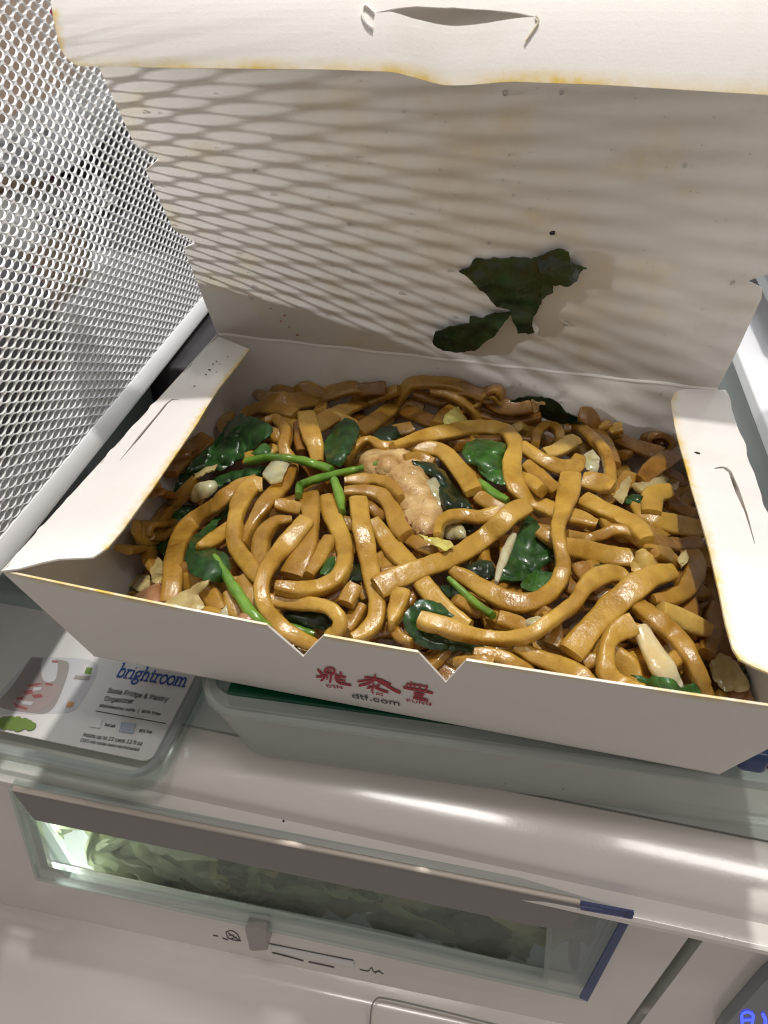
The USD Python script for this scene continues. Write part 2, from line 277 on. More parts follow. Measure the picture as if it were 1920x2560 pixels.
lowz = front_az([(0, 1946), (135, 1975), (400, 2032), (829, 2131), (1180, 2212)]); ZL = float(lowz[:, 1].mean()); TOPZ = -.0668
frame = Polygon([(-.34, TOPZ), (GX - .0012, TOPZ), (GX - .0012, ZL - .003), (-.34, ZL - .003)]).buffer(-.001).buffer(.001).difference(outer.buffer(-.0035))
obj('frame_panel', front_plate(frame, -.0022, 0), PLASTIC, dr)
low = [(-.010, ZL - .0004), (.006, ZL - .0010), (.012, ZL - .0035), (.0165, ZL - .0085), (.020, ZL - .0145), (.062, ZL - .095), (.062, ZL - .12), (-.010, ZL - .12)]
def front_prism(prof, a0, a1):
    P = np.array(prof); g = Polygon(P); m = trimesh.creation.extrude_polygon(g, a1 - a0, engine='earcut'); v = m.vertices
    m.vertices = (v[:, 2:3] + a0) * XA + NF * v[:, :1] + np.array([0, 0, 1]) * v[:, 1:2]
    if m.volume < 0: m.invert()
    return m
lp = obj('lower_panel', front_prism(low, -.34, GX - .0012), PLASTIC, dr)
sN = NF * .0805 + np.array([0, 0, 1]) * .042; sN = sN / np.linalg.norm(sN); sQ = NF * .020 + np.array([0, 0, ZL - .0145]) + sN * .0001
gP = at_plane(spline(np.array([Dp(796, 2300), Dp(799, 2230), Dp(802, 2180), Dp(812, 2159), Dp(835, 2157), Dp(950, 2183), Dp(1050, 2208), Dp(1180, 2240)]), 60), sN, sN @ sQ)
obj('panel_groove', tube(gP, .0004, 6), INK_L, lp)
obj('window', front_plate(inner.buffer(.001), DF - .0022, DF - .0006), WINDOW, dr)
obj('window_surround', front_plate(outer.difference(inner), .0002, DF), EDGE, dr)
ring_o = outer.difference(outer.buffer(-.0016)); obj('window_rim', front_plate(ring_o, DF + .0001, DF + .0012), EDGE, dr)
obj('window_rim', front_plate(inner.buffer(.0012).difference(inner.buffer(-.0006)), DF + .0001, DF + .0008), EDGE, dr)
te = Polygon(front_az([(1369, 1967), (1269, 2157), (1252, 2150), (1350, 1968)], DF + .0014)); obj('tinted_edge', front_plate(te, DF + .0014, DF + .0024), BLUETINT, dr)
te = Polygon(front_az([(1254, 1945), (1369, 1966), (1366, 1976), (1254, 1957)], DF + .0014)); obj('tinted_edge', front_plate(te, DF + .0014, DF + .0026), BLUETINT, dr)
hd = Polygon(front_az([(25, 1706), (829, 1867), (1254, 1953), (1248, 1985), (1235, 2003), (1209, 2007), (1150, 1999), (829, 1930), (75, 1771)], .0055)).buffer(-.0008).buffer(.0008)
obj('handle', front_plate(hd, DF + .0016, .0056), GREYP, dr)
he = front_az([(25, 1707), (420, 1787), (829, 1868), (1252, 1953)], .0058); he = spline(np.c_[he, he[:, :1] * 0], 30)
obj('handle_edge', ribbon(he[:, :1] * XA + NF * .0050 + np.array([0, 0, 1]) * he[:, 1:2], .0020, .0010, N0=(0, -.3, 1)), SATIN, dr)
def vp(x, y): return at_plane(Dp(x, y), NF, 0.0)[0]
slp = Polygon(front_az([(530, 2006), (574, 2008), (577, 2052), (541, 2054)], .006)).buffer(-.0008).buffer(.0010); sl = vp(552, 2030)
obj('slider', front_plate(slp, .0002, .006), simple('grey_slider', (.33, .30, .29), .3), dr)
def stroke_on(plane_n, plane_d, pix, wpx, lift, tess=6):
    """flat strokes, given as polylines in photograph pixels with a width, laid on a plane as thin raised ink."""
    polys = []
    for pl, w in zip(pix, wpx):
        p = np.array(pl, float)
        if len(p) > 2: p = spline(p, len(p) * tess)
        polys.append(LineString(p).buffer(w / 2, quad_segs=4))
    u = unary_union(polys); out = []
    for g in getattr(u, 'geoms', [u]):
        g = g.simplify(.25)
        v, f = trimesh.creation.triangulate_polygon(g, engine='earcut')
        X = at_plane(v, plane_n, plane_d); n = np.array(plane_n, float); n /= np.linalg.norm(n)
        if n @ (CAM - X[0]) < 0: n = -n
        X = X + n * lift
        m = trimesh.Trimesh(X, f, process=False)
        if m.face_normals[0] @ n < 0: m.invert()
        out.append(trimesh.Trimesh(*sheet(m.vertices, m.faces, lift * .6), process=False))
    return cat_(*out)
z7 = lambda pts: [(x * .5787, 1950 + y * .5787) for x, y in pts]
obj('slot', front_plate(Polygon(front_az([(588, 2043), (762, 2078), (765, 2088), (590, 2053)], .0005)).buffer(.0003), .0002, .0008), PLASTICW, dr)
obj('printed_scale', stroke_on(NF, 0.0, [z7(a) for a in [[(1165, 706), (1340, 742), (1525, 778)], [(1178, 745), (1240, 760), (1310, 780)], [(1335, 785), (1390, 796), (1442, 808)], [(922, 670), (942, 674)],
     [(962, 682), (985, 690)], [(978, 655), (1000, 650), (1025, 665), (1036, 692), (1010, 690), (985, 680), (976, 655)], [(985, 660), (1005, 672), (1040, 695)], [(990, 672), (1010, 668)], [(1000, 684), (1022, 678)],
     [(1556, 818), (1590, 824), (1605, 810), (1615, 828), (1640, 822)], [(1620, 834), (1635, 826), (1655, 836)]]], [2.2, 3, 3, 2, 2, 1.8, 1.6, 1.5, 1.5, 2, 2], .0002), INK_G, dr)
z8 = lambda pts: [(960 + x * .5787, 1850 + y * .5787) for x, y in pts]
# --- right drawer beyond the gap
dr2 = thing('crisper_drawer', 'plain white crisper drawer front to the right of the narrow dark gap', 'drawer')
obj('frame_panel', front_plate(Polygon([(GX + .0042, TOPZ), (.36, TOPZ), (.36, ZL - .15), (GX + .0042, ZL - .15)]).buffer(-.0012).buffer(.0012), -.012, -.0008), PLASTIC, dr2)
slab('drawer_gap_wall', front_plate(Polygon([(GX - .002, TOPZ), (GX + .0095, TOPZ), (GX + .0095, -.34), (GX - .002, -.34)]), -.016, -.0125), GREYL)
slab('drawer_bay_back', box(-.345, .36, .20, .21, -.34, -.064), WALLW)
slab('drawer_bay_floor', box(-.345, .36, .02, .199, -.20, -.19), WALLW)
# display with blue digits at the lower right
dp = thing('temperature_display', 'grey glass display panel with glowing blue digits at lower right', 'display')
pg = front_az(np.array(z8([(1470, 1240), (1645, 1045), (2100, 700), (2300, 1500), (1500, 1500), (1440, 1290)])) / Dk, .004)
obj('panel', front_plate(Polygon(pg).intersection(shapely.box(-1, -1, 1, -.072)), -.0006, .004), SCREEN, dp)
seg = lambda a: z8(a)
obj('digits', stroke_on(NF, .0041, [seg(a) for a in [[(1548, 1180), (1570, 1172), (1592, 1182)], [(1545, 1190), (1546, 1215), (1550, 1240)], [(1595, 1190), (1592, 1212), (1588, 1240)], [(1552, 1208), (1586, 1206)], [(1552, 1245), (1584, 1243)], [(1638, 1184), (1648, 1210), (1644, 1240)]]], [6, 7, 7, 5, 5, 8], .0003), LED, dp)
# dark specks on the white trim
for i, (x, y, r) in enumerate([(1225, 955, .45), ]):
    p = at_plane([x * .5787, 1500 + y * .5787], [0, 0, 1], ZS - .0002)[0]
    obj('pepper_speck', trimesh.creation.icosphere(1, .0004).apply_translation(p), CHAR, label='black speck alone on the white trim near the drawer handle', cat='speck')
for i, ((x, y), lb) in enumerate(zip([(569, 93), (608, 128), (524, 190), (773, 212)], ['upper black speck on the frosted tray below the box', 'black speck just right of the uppermost one', 'black speck on the seam line left of the others', 'black speck farthest right on the frosted tray'])):
    p = at_plane(np.array(z8([(x, y)])), [0, .0495, .0133], .0495 * .0103 + .0133 * -.001)[0]
    obj('pepper_speck', trimesh.creation.icosphere(1, .00035).apply_translation(p), CHAR, label=lb, cat='speck')
# --- vegetables in the drawer
def crumple(poly_size, seed, amp=.35):
    p, t = fill(Point(0, 0).buffer(.5, quad_segs=10), .07); r = np.random.default_rng(seed)
    q = np.c_[p * 3.1, np.full(len(p), seed * 3.7)]
    z = (meshkit.fbm(q, 3, seed) - .5) * amp * 2 + (meshkit.noise(q * 3.0, seed + 9) - .5) * amp * .35
    v = np.c_[p[:, 0] + (meshkit.noise(q + 7.1, seed) - .5) * .3, p[:, 1] + (meshkit.noise(q + 3.3, seed + 1) - .5) * .3, z]
    return trimesh.Trimesh(*sheet(v * poly_size, t, .02 * poly_size), process=False)
bag = thing('bag_of_greens', 'clear plastic bag of leafy greens lying behind the drawer window', 'bag of greens')
for i in range(64):
    x = -.125 + .20 * (i + .5) / 64 + rng.normal(0, .004); y = .012 + .029 * x + rng.random() * .022; z = -.160 + rng.random() * .080
    m = crumple(.045 + .02 * rng.random(), i); R = trimesh.transformations.random_rotation_matrix(rng.random(3)); m.apply_transform(R); m.apply_translation([x, y, z]); m.vertices[:, 2] = np.clip(m.vertices[:, 2], -.176, -.0685 - .004 * rng.random()); m.vertices[:, 1] = np.maximum(m.vertices[:, 1], .0072 + .029 * m.vertices[:, 0] + .006 * meshkit.noise(m.vertices * 120, i)); m.vertices[:, 0] = np.clip(m.vertices[:, 0], -.15, .082)
    k = 0 if x < -.075 else int(rng.choice([1, 1, 2, 2, 3])) if x < .03 else int(rng.choice([1, 2, 3, 3]))
    obj('leaf', m, LETTUCE[k], bag)
gx, gz = np.meshgrid(np.linspace(-.128, .080, 60), np.linspace(-.170, -.07, 26), indexing='ij')
fy = .0040 + .029 * gx + .0045 * (meshkit.fbm(np.stack([gx * 45, gz * 45, gx * 0], -1), 3, 4) - .5)
idx = np.arange(60 * 26).reshape(60, 26); F = np.vstack([np.stack([idx[:-1, :-1].ravel(), idx[1:, :-1].ravel(), idx[1:, 1:].ravel()], 1), np.stack([idx[:-1, :-1].ravel(), idx[1:, 1:].ravel(), idx[:-1, 1:].ravel()], 1)])
obj('film', trimesh.Trimesh(np.stack([gx, fy, gz], -1).reshape(-1, 3), F, process=False), BAG, bag, smooth=True)
lamp(UsdLux.RectLight, 'drawer_lamp', (-.165, .030, -.085), (.02, .010, -.135), (.92, 1.0, .94), .13, Width=.03, Height=.02)

# ================================================================= CLEAR BINS, GREEN LID, PACKETS
def rounded(x0, x1, y0, y1, r): return shapely.box(x0 + r, y0 + r, x1 - r, y1 - r).buffer(r, quad_segs=6)
def ring(poly_o, wall, z0, z1):
    m = trimesh.creation.extrude_polygon(poly_o.difference(poly_o.buffer(-wall)), z1 - z0, engine='earcut'); m.apply_translation([0, 0, z0]); return m
b1 = thing('clear_bin', 'low clear plastic organizer with its printed label card still inside', 'bin')
P1 = rounded(-.205, -.0732, -.0055, .075, .011)
ZB = ZS + .0006
m = trimesh.creation.extrude_polygon(P1, .0012, engine='earcut'); m.apply_translation([0, 0, ZB]); obj('base', m, CLEAR, b1)
obj('wall', ring(P1, .0016, ZB + .0012, ZB + .0085), CLEAR, b1)
obj('rim', ring(P1.buffer(.0006), .0026, ZB + .0085, ZB + .0102), EDGE, b1)
obj('foot_rim', ring(P1.buffer(-.0048), .0014, ZB + .0013, ZB + .0032), EDGE, b1)
# label card, a thing lying in the bin
zc = ZB + .0016
cd = thing('label_card', 'printed brightroom organizer card lying flat in the low clear bin', 'card')
z5 = lambda pts: [(x * .5787, 1500 + y * .5787) for x, y in pts]
cP = Polygon([(-.19, .0055), (-.0795, .0055), (-.0795, .060), (-.19, .060)]).buffer(-.004).buffer(.004)
m = trimesh.creation.extrude_polygon(cP, .0006, engine='earcut'); m.apply_translation([0, 0, zc]); obj('card_sheet', m, CARD, cd)
zi = zc + .0007
zk = lambda pts: [(x / 1.904, 1600 + y / 1.904) for x, y in pts]
CARDLIFT = [0.0]
def flat(pts, name, material, disc=None):
    CARDLIFT[0] += .00002
    X = at_plane(np.array(zk(pts)), [0, 0, 1], zi)[:, :2]
    pg = Point(X[0]).buffer(disc, quad_segs=5) if disc else Polygon(spline(np.vstack([X, X[:1]]), len(X) * 5)[:-1] if len(X) > 5 else X).buffer(0)
    ms = [trimesh.creation.extrude_polygon(g, .00006, engine='earcut') for g in getattr(pg, 'geoms', [pg])]
    m = cat_(*ms); m.apply_translation([0, 0, zi + CARDLIFT[0] - .00006]); return obj(name, m, material, cd)
flat([(150, 78), (460, 112), (365, 330), (335, 345), (120, 352), (-40, 318)], 'printed_photo', PHOTOL)
flat([(150, 82), (285, 95), (330, 130), (250, 330), (130, 345), (-10, 310), (60, 215)], 'printed_photo', PHOTOG)
flat([(205, 85), (262, 92), (275, 115), (262, 190), (210, 195), (195, 130)], 'printed_photo', PHOTOL)
flat([(248, 96), (276, 100), (274, 110), (248, 108)], 'printed_photo', REDP)
flat([(150, 205), (210, 200), (262, 210), (285, 232), (250, 290), (190, 335), (120, 345), (60, 305), (95, 260)], 'printed_jar', PINK)
for a in [[(130, 215), (175, 205), (205, 208), (180, 218), (140, 225)], [(215, 205), (255, 210), (250, 218), (215, 215)], [(112, 245), (150, 238), (160, 255), (120, 262)], [(150, 262), (195, 258), (205, 272), (165, 280)], [(80, 275), (110, 270), (112, 284), (78, 288)], [(60, 298), (100, 315), (135, 325), (125, 335), (80, 322)]]: flat(a, 'printed_fruit', REDP)
for a in [[(160, 228), (200, 226), (195, 240), (160, 244)], [(100, 290), (160, 296), (150, 312), (105, 306)]]: flat(a, 'printed_fruit', PHOTOL)
flat([(395, 118), (462, 118), (445, 172), (388, 165)], 'printed_photo', LABELW); flat([(412, 132), (442, 134), (434, 166), (402, 162)], 'printed_photo', GRAPE); flat([(360, 170), (430, 176), (424, 192), (352, 186)], 'printed_photo', PHOTOG)
flat([(325, 295), (352, 298), (345, 322), (315, 318)], 'printed_photo', ORANGE)
for n_, (x, y) in enumerate([(15, 390), (45, 385), (80, 385), (110, 398), (30, 408), (62, 412), (95, 415), (130, 405), (150, 415)]): flat([(x, y)], 'printed_grape', GRAPE, disc=.0021 - .0002 * (n_ % 3))
flat([(435, 368), (490, 378), (475, 425), (425, 415)], 'printed_icon', CARD); flat([(578, 395), (648, 403), (635, 450), (566, 440)], 'printed_icon', SKYP)
def card_strokes(pl, w): return stroke_on([0, 0, 1], zi, [z5(a) for a in pl], w, .00018)
def text_on(s, a, b, height, plane_n, plane_d, lift=.00015, depth=.00012, stretch=True, bold=False, shear=0.0):
    """letters from pixel a to pixel b on a plane; their capitals height metres tall, towards the plane's upward direction."""
    A, B = at_plane([a, b], plane_n, plane_d); n = np.array(plane_n, float); n /= np.linalg.norm(n)
    if n @ (CAM - A) < 0: n = -n
    r = B - A; L = np.linalg.norm(r); r /= L; u = np.cross(n, r)
    m = meshkit.text_mesh(s, height, depth, bold=bold); v = m.vertices.copy(); x0, x1 = v[:, 0].min(), v[:, 0].max()
    v[:, 0] = (v[:, 0] - x0) * (L / (x1 - x0) if stretch else 1) + shear * v[:, 1]
    m.vertices = A + v[:, :1] * r + v[:, 1:2] * u + (v[:, 2:3] + lift) * n
    return m
def serif(word, a, b, height, plane_n, plane_d):
    """a small slab-serif alphabet made of strokes, for the card's blue word."""
    G = {'b': (10, [[(2, 14), (2, 0)], [(0, 14), (2, 14)], [(2, 1), (5, -.2), (8.3, 2), (8.3, 6), (5.5, 8.6), (2.2, 6.8)]]), 'r': (7.4, [[(2, 8.4), (2, 0)], [(0, 0), (4.4, 0)], [(0, 8.2), (2, 8.2)], [(2, 5.5), (3.6, 8), (6.2, 8.2)]]),
         'i': (4.8, [[(2, 8.4), (2, 0)], [(0, 0), (4.2, 0)], [(0, 8.2), (2, 8.2)], [(1.8, 11.4), (2.2, 11.6)]]), 'g': (9.4, [[(4.2, 8.5), (1.2, 6.5), (1.8, 3.6), (4.4, 2.8), (7, 4.4), (6.8, 7.6), (4.2, 8.5)], [(6.6, 7.8), (9, 8.8)], [(2.2, 3), (1.2, 1), (6, .2), (8, -1.6), (6.4, -4.2), (2.6, -4.4), (.6, -2.6), (2.4, -.2)]]),
         'h': (10.4, [[(2, 14), (2, 0)], [(0, 14), (2, 14)], [(0, 0), (4, 0)], [(2, 5.8), (4.6, 8.4), (7.2, 7.6), (7.8, 5), (7.8, 0)], [(6, 0), (10, 0)]]), 't': (6.6, [[(2.6, 11.5), (2.6, 2), (4, 0), (6, .6)], [(.2, 8.2), (5.6, 8.2)]]),
         'o': (9.6, [[(4.6, 8.6), (1.2, 7), (.6, 3.4), (2.6, .2), (5.4, -.1), (8, 2.2), (8.3, 5.6), (6.6, 8.2), (4.6, 8.6)]]), 'm': (15.5, [[(2, 8.4), (2, 0)], [(0, 8.2), (2, 8.2)], [(0, 0), (4, 0)], [(2, 5.8), (4.4, 8.4), (6.8, 7.6), (7.3, 5), (7.3, 0)], [(5.6, 0), (9, 0)], [(7.3, 5.8), (9.8, 8.4), (12, 7.6), (12.6, 5), (12.6, 0)], [(11, 0), (14.8, 0)]])}
    x, polys = 0, []
    for ch in word:
        w, st = G[ch]
        for s in st:
            p = np.array(s, float)
            if len(p) > 3: p = spline(p, 20)
            polys.append(affinity.translate(LineString(p).buffer(.62 if len(s) == 2 and abs(s[0][1] - s[1][1]) < .5 else .95, quad_segs=3), x, 0))
        x += w
    u = unary_union(polys); A, B = at_plane([a, b], plane_n, plane_d); n = np.array(plane_n, float); r = B - A; L = np.linalg.norm(r); r /= L; up = np.cross(n, r)
    ms = []
    for g in getattr(u, 'geoms', [u]):
        m = trimesh.creation.extrude_polygon(g, .00012, engine='earcut'); v = m.vertices; m.vertices = A + (v[:, :1] * L / x) * r + (v[:, 1:2] * height / 14) * up + (v[:, 2:3] + .00015) * n; ms.append(m)
    return cat_(*ms)
q5 = lambda x, y: z5([(x, y)])[0]
obj('printed_word', serif('brightroom', q5(500, 330), q5(800, 376), .0062, [0, 0, 1], zi), INK_B, cd)
for s, a, b, h in [('Soda Fridge & Pantry', (462, 400), (722, 441), .0021), ('Organizer', (448, 436), (572, 449), .0021), ('food safe', (450, 545), (495, 553), .0013), ('BPA free', (600, 572), (655, 578), .0013), ('Holds up to 12 cans 12 fl oz', (358, 590), (612, 630), .0015), ('(355 ml) soda cans not included', (346, 612), (598, 654), .0012), ('dishwasher safe  |  BPA free', (428, 462), (692, 500), .0013)]:
    obj('printed_line', text_on(s, q5(*a), q5(*b), h, [0, 0, 1], zi), INK_G, cd)
obj('printed_rule', card_strokes([[(415, 480), (715, 534)]], [1.6]), INK_G, cd)
obj('printed_icon', card_strokes([[(430, 520), (428, 555)], [(425, 512), (432, 526), (440, 514)], [(398, 510), (395, 535), (410, 540)], [(536, 538), (575, 572)], [(572, 545), (540, 570)]], [2, 2, 1.4, 1.5, 1.5]), INK_B, cd)
# bin under the box
b2 = thing('clear_bin', 'deep frosted clear bin that the takeaway box stands on', 'bin')
def tapered(x0, x1, y0, y1, z1, x2, x3, y2, y3, z0, r=.010, wall=.0016):
    a = np.array(rounded(x0, x1, y0, y1, r).exterior.coords)[:-1]; b = np.array(rounded(x2, x3, y2, y3, r).exterior.coords)[:-1]; n = len(a); k = 6; V = []
    for s in np.linspace(0, 1, k): V.append(np.c_[a * (1 - s) + b * s, np.full(n, z1 * (1 - s) + z0 * s)])
    V = np.vstack(V); F = []
    for i in range(k - 1):
        for j in range(n):
            q = (j + 1) % n; F += [[i * n + j, (i + 1) * n + j, (i + 1) * n + q], [i * n + j, (i + 1) * n + q, i * n + q]]
    return trimesh.Trimesh(*sheet(V, np.array(F), wall), process=False)
ZT = -.0012; BW = math.atan(.062); BP = np.array([.045, .0075, 0])
def turned(m):
    c, s_ = math.cos(BW), math.sin(BW); v = m.vertices - BP; m.vertices = np.c_[v[:, 0] * c - v[:, 1] * s_, v[:, 0] * s_ + v[:, 1] * c, v[:, 2]] + BP; return m
obj('wall', turned(tapered(-.0545, .2420, .0100, .315, ZT - .004, -.0520, .239, .0245, .310, ZB)), FROST, b2)
obj('rim', turned(ring(rounded(-.0560, .2435, .0080, .3165, .011), .0040, ZT - .0048, ZT)), EDGE, b2)
m = trimesh.creation.extrude_polygon(rounded(-.0505, .237, .027, .308, .008), .0012, engine='earcut'); m.apply_translation([0, 0, ZB]); obj('base', turned(m), FROST, b2)
gl = thing('green_container', 'dark green lidded container inside the frosted bin under the box', 'container')
obj('lid', turned(box(-.0475, .085, .0128, .150, -.0085, -.0022, .0012)), GREEN, gl); obj('body', turned(box(-.045, .082, .034, .148, ZB + .0015, -.0087, .002)), PLASTICW, gl)
bp_ = thing('snack_packet', 'dark blue and red packet at the right edge beneath the box', 'packet')
pb = at_plane(np.array(z8([(1600, 110)])), [0, 0, 1], .0045)[0]
obj('blue_end', box(pb[0] - .0035, pb[0] + .0040, pb[1], pb[1] + .05, .0002, .0085, .002), BLUEP, bp_); obj('red_end', box(pb[0] + .0042, pb[0] + .010, pb[1] + .001, pb[1] + .05, .0002, .0095, .002), REDB, bp_)
obj('wrapper', box(pb[0] - .0085, pb[0] - .0037, pb[1] + .001, pb[1] + .05, .0002, .006, .0012), EDGE, bp_)
wb_ = thing('white_container', 'white container with grey side standing right of the box', 'container')
obj('cover', box(.1195, .235, .02, .33, .0225, .0300, .0015), PLASTICW, wb_); obj('body', box(.1225, .230, .025, .325, .0002, .0222, .002), GREYL, wb_)
obj('cover_rim', tube(np.array([[.1212, y, .0218] for y in np.linspace(.03, .32, 30)]), .0013, 8), GREYL, wb_)
tp = thing('grey_tray', 'grey metal tray edge showing through the lid notch at right', 'tray')
obj('tray_plate', box(.125, .26, .20, .36, .052, .058, .001), simple('grey_metal', (.40, .41, .42), .35, metallic=.5), tp); obj('tray_lip', box(.1245, .1268, .195, .36, .0582, .068, .0008), GREYL, tp)
for i_ in (-.0,): obj('tray_leg', box(.14, .15, .30, .31, .0304, .0518), GREYL, tp)

# ================================================================= WHITE MESH BASKET AND WHAT IT HOLDS
A0, A1 = np.array([-.1216, .0238]), np.array([-.136, .208]); dU = (A1 - A0) / np.linalg.norm(A1 - A0); nM = np.array([dU[1], -dU[0]])   # nM points to the box
def on_mesh(u, z, off=0.0):
    u, z, off = np.broadcast_arrays(u, z, off); return np.stack([A0[0] + dU[0] * u + nM[0] * off, A0[1] + dU[1] * u + nM[1] * off, z], -1)
bk = thing('mesh_basket', 'tall white perforated metal basket to the left of the box', 'basket')
px_, rz_ = .0068, .00180; U0, U1, Z0, Z1 = -.085, .262, .0285, .26
ang = np.linspace(0, 2 * np.pi, 12, endpoint=False)
def rhomb(a): return 1 / (np.abs(np.cos(a)) / (px_ / 2) + np.abs(np.sin(a)) / rz_)
ro = rhomb(ang); O = np.stack([ro * np.cos(ang), ro * np.sin(ang)], 1)
e = np.array([px_ * .365, rz_ * .66]); pw = 2.05; ri = 1 / ((np.abs(np.cos(ang)) / e[0]) ** 1.75 + (np.abs(np.sin(ang)) / e[1]) ** 1.75) ** (1 / 1.75)
I = np.stack([ri * np.cos(ang), ri * np.sin(ang)], 1)
cells = [(U0 + i * px_ + (j % 2) * px_ / 2, Z0 + j * rz_) for j in range(int((Z1 - Z0) / rz_)) for i in range(int((U1 - U0) / px_))]
C = np.array(cells); nA = 12; th = .0008
tmpl_uz = np.vstack([O, I * 1.12, I, I, O]); off = np.r_[np.full(12, th * .35), np.full(12, th * .5), np.full(12, th * .25), np.full(12, -th * .5), np.full(12, -th * .5)]
s = np.arange(12); q = (s + 1) % 12; Ft = []
for a, b in ((0, 1), (1, 2), (2, 3), (3, 4)): Ft += [np.stack([s + a * 12, q + a * 12, q + b * 12], 1), np.stack([s + a * 12, q + b * 12, s + b * 12], 1)]
Ft = np.vstack(Ft); nv = len(tmpl_uz)
V = on_mesh((C[:, None, 0] + tmpl_uz[None, :, 0]).ravel(), (C[:, None, 1] + tmpl_uz[None, :, 1]).ravel(), np.tile(off, len(C)))
Fm = (Ft[None] + (np.arange(len(C)) * nv)[:, None, None]).reshape(-1, 3)
obj('mesh_panel', trimesh.Trimesh(V, Fm, process=False), MESHW, bk, smooth=True)
obj('bottom_rail', ribbon(on_mesh(np.linspace(U0, U1, 12), .0262), .0092, .0046, N0=(1, 0, 0.25), power=2.6), MESHW, bk)
obj('top_rail', tube(on_mesh(np.linspace(U0, U1, 12), .262), .003), MESHW, bk)
obj('corner_post', tube(on_mesh(np.full(8, U0), np.linspace(.026, .262, 8)), .0028), MESHW, bk); obj('corner_post', tube(on_mesh(np.full(8, U1), np.linspace(.026, .262, 8)), .0028), MESHW, bk)
fl = np.vstack([on_mesh(U0, .0222), on_mesh(U1, .0222), on_mesh(U1, .0222, -.115), on_mesh(U0, .0222, -.115)]); fl = np.vstack([fl, fl - [0, 0, .0015]])
obj('floor_plate', trimesh.convex.convex_hull(fl), MESHW, bk)
def packet(name, label, cat, cx, cy, cz, sx, sy, sz, yaw, tilt, material, seed, group=None, amp=.10):
    m = trimesh.creation.icosphere(4); v = m.vertices.copy(); v = np.sign(v) * np.abs(v) ** np.array([.55, .55, .8])
    v += m.vertices * ((meshkit.fbm(m.vertices * 2.6 + seed, 4, seed) - .5) * amp * 2)[:, None]
    m.vertices = v * np.array([sx, sy, sz]) / 2
    m.apply_transform(trimesh.transformations.euler_matrix(tilt, 0, yaw)); m.apply_translation([cx, cy, cz])
    return obj(name, m, material, None, smooth=True, label=label, cat=cat, group=group)
packet('snack_packet', 'tan snack packet with magenta print standing behind the mesh, upper left', 'packet', -.205, .215, .135, .06, .15, .11, .1, .1, TANPACK, 3)
packet('snack_packet', 'pale peach packet with pink print low in the mesh basket', 'packet', -.205, .165, .060, .05, .085, .055, .05, 0, PALEPACK, 5)
packet('snack_packet', 'black foil pouch in the middle of the mesh basket', 'packet', -.185, .235, .088, .045, .11, .045, .08, 0, DARK, 8)
packet('snack_packet', 'grey pouch lying at the bottom front of the mesh basket', 'packet', -.162, .058, .0570, .030, .135, .066, .05, 0, GREYPOUCH, 11, amp=.03)
packet('snack_packet', 'grey pouch at the far end of the mesh basket', 'packet', -.180, .292, .070, .04, .09, .085, .05, 0, GREYPOUCH, 13)
ct = thing('white_carton', 'white carton with black lettering seen through the mesh', 'carton')
obj('carton_body', box(-.190, -.163, .125, .195, .0775, .0895, .001), LABELW, ct)
for k_, (s_, z_) in enumerate([('8 BAGS', .0842), ('NET WT', .0795)]):
    m = meshkit.text_mesh('IIOIIOII', .0032, .0002); v = m.vertices.copy(); v[:, 0] *= .05 / v[:, 0].max()
    m.vertices = np.c_[-.1628 + v[:, 2], .135 + v[:, 0], z_ + v[:, 1]]; obj('printed_lettering', m, INK_G, ct)
packet('film_bag', 'clear crinkled film bag lying over the black pouch in the basket', 'bag', -.172, .19, .112, .03, .10, .022, .08, .1, simple('cloudy_film', (.40, .41, .42), .2, coat_weight=.6), 21, amp=.25)
# dark box below the basket, seen in the gap beside the takeaway box
db = thing('dark_box', 'dark brown carton in the gap between basket and takeaway box', 'carton')
obj('carton_body', box(-.30, -.1035, .155, .36, ZB, .0195, .002), DARK, db); obj('carton_tape', box(-.30, -.1033, .22, .25, .0197, .0200), simple('dark_tape', (.06, .07, .07), .25), db)
sb = thing('grey_carton', 'dark grey carton under the front of the mesh basket', 'carton')
obj('carton_body', box(-.29, -.140, .092, .153, ZB, .0150, .002), simple('grey_green_card', (.10, .115, .11), .4), sb); obj('carton_flap', box(-.29, -.141, .094, .152, .0152, .0162), simple('grey_green_card_top', (.13, .15, .145), .4), sb)

# ================================================================= THE TAKEAWAY BOX
W_, D_, H_ = .1, .14486, .043265; IX, IY = .0086, .01035
tb = thing('takeaway_box', 'white paper takeaway box, lid propped open, full of noodles', 'takeaway box')
def bil(a, b, c, d):
    a, b, c, d = map(np.array, (a, b, c, d))
    return lambda p: a * ((1 - p[:, :1]) * (1 - p[:, 1:])) + b * (p[:, :1] * (1 - p[:, 1:])) + c * (p[:, :1] * p[:, 1:]) + d * ((1 - p[:, :1]) * p[:, 1:])
def panel(name, surf, poly, step, thick, material, parent=tb, stain=None, bend=None, flip=False, scale=(1, 1), label=None):
    ps = affinity.scale(poly, *scale, origin=(0, 0)); p, t = fill(ps, step); p = p / np.array(scale)
    V = surf(p)
    if bend is not None: V = V + bend(p)
    if flip: t = t[:, ::-1]
    v, f = sheet(V, t, thick)
    st = np.zeros(len(v)) if stain is None else np.tile(stain(p), 2)
    return obj(name, trimesh.Trimesh(v, f, process=False), material, parent, smooth=False if False else 25, attrs=None, label=label) if stain is None else _stained(name, v, f, material, parent, st, label)
def _stained(name, v, f, material, parent, st, label):
    # normals split by hand so that the stain values stay per vertex
    m = usdkit.mesh(stage, numbered(str(parent.GetPath()), name), trimesh.Trimesh(v, f, process=False), material, smooth=False)
    UsdGeom.PrimvarsAPI(m).CreatePrimvar('stain', T_.FloatArray, 'vertex').Set([float(x) for x in st])
    return tag(m.GetPrim(), label)
PT = .00055
FL, FR, BR, BL = (-W_, 0, H_), (W_, 0, H_), (W_, D_, H_), (-W_, D_, H_)
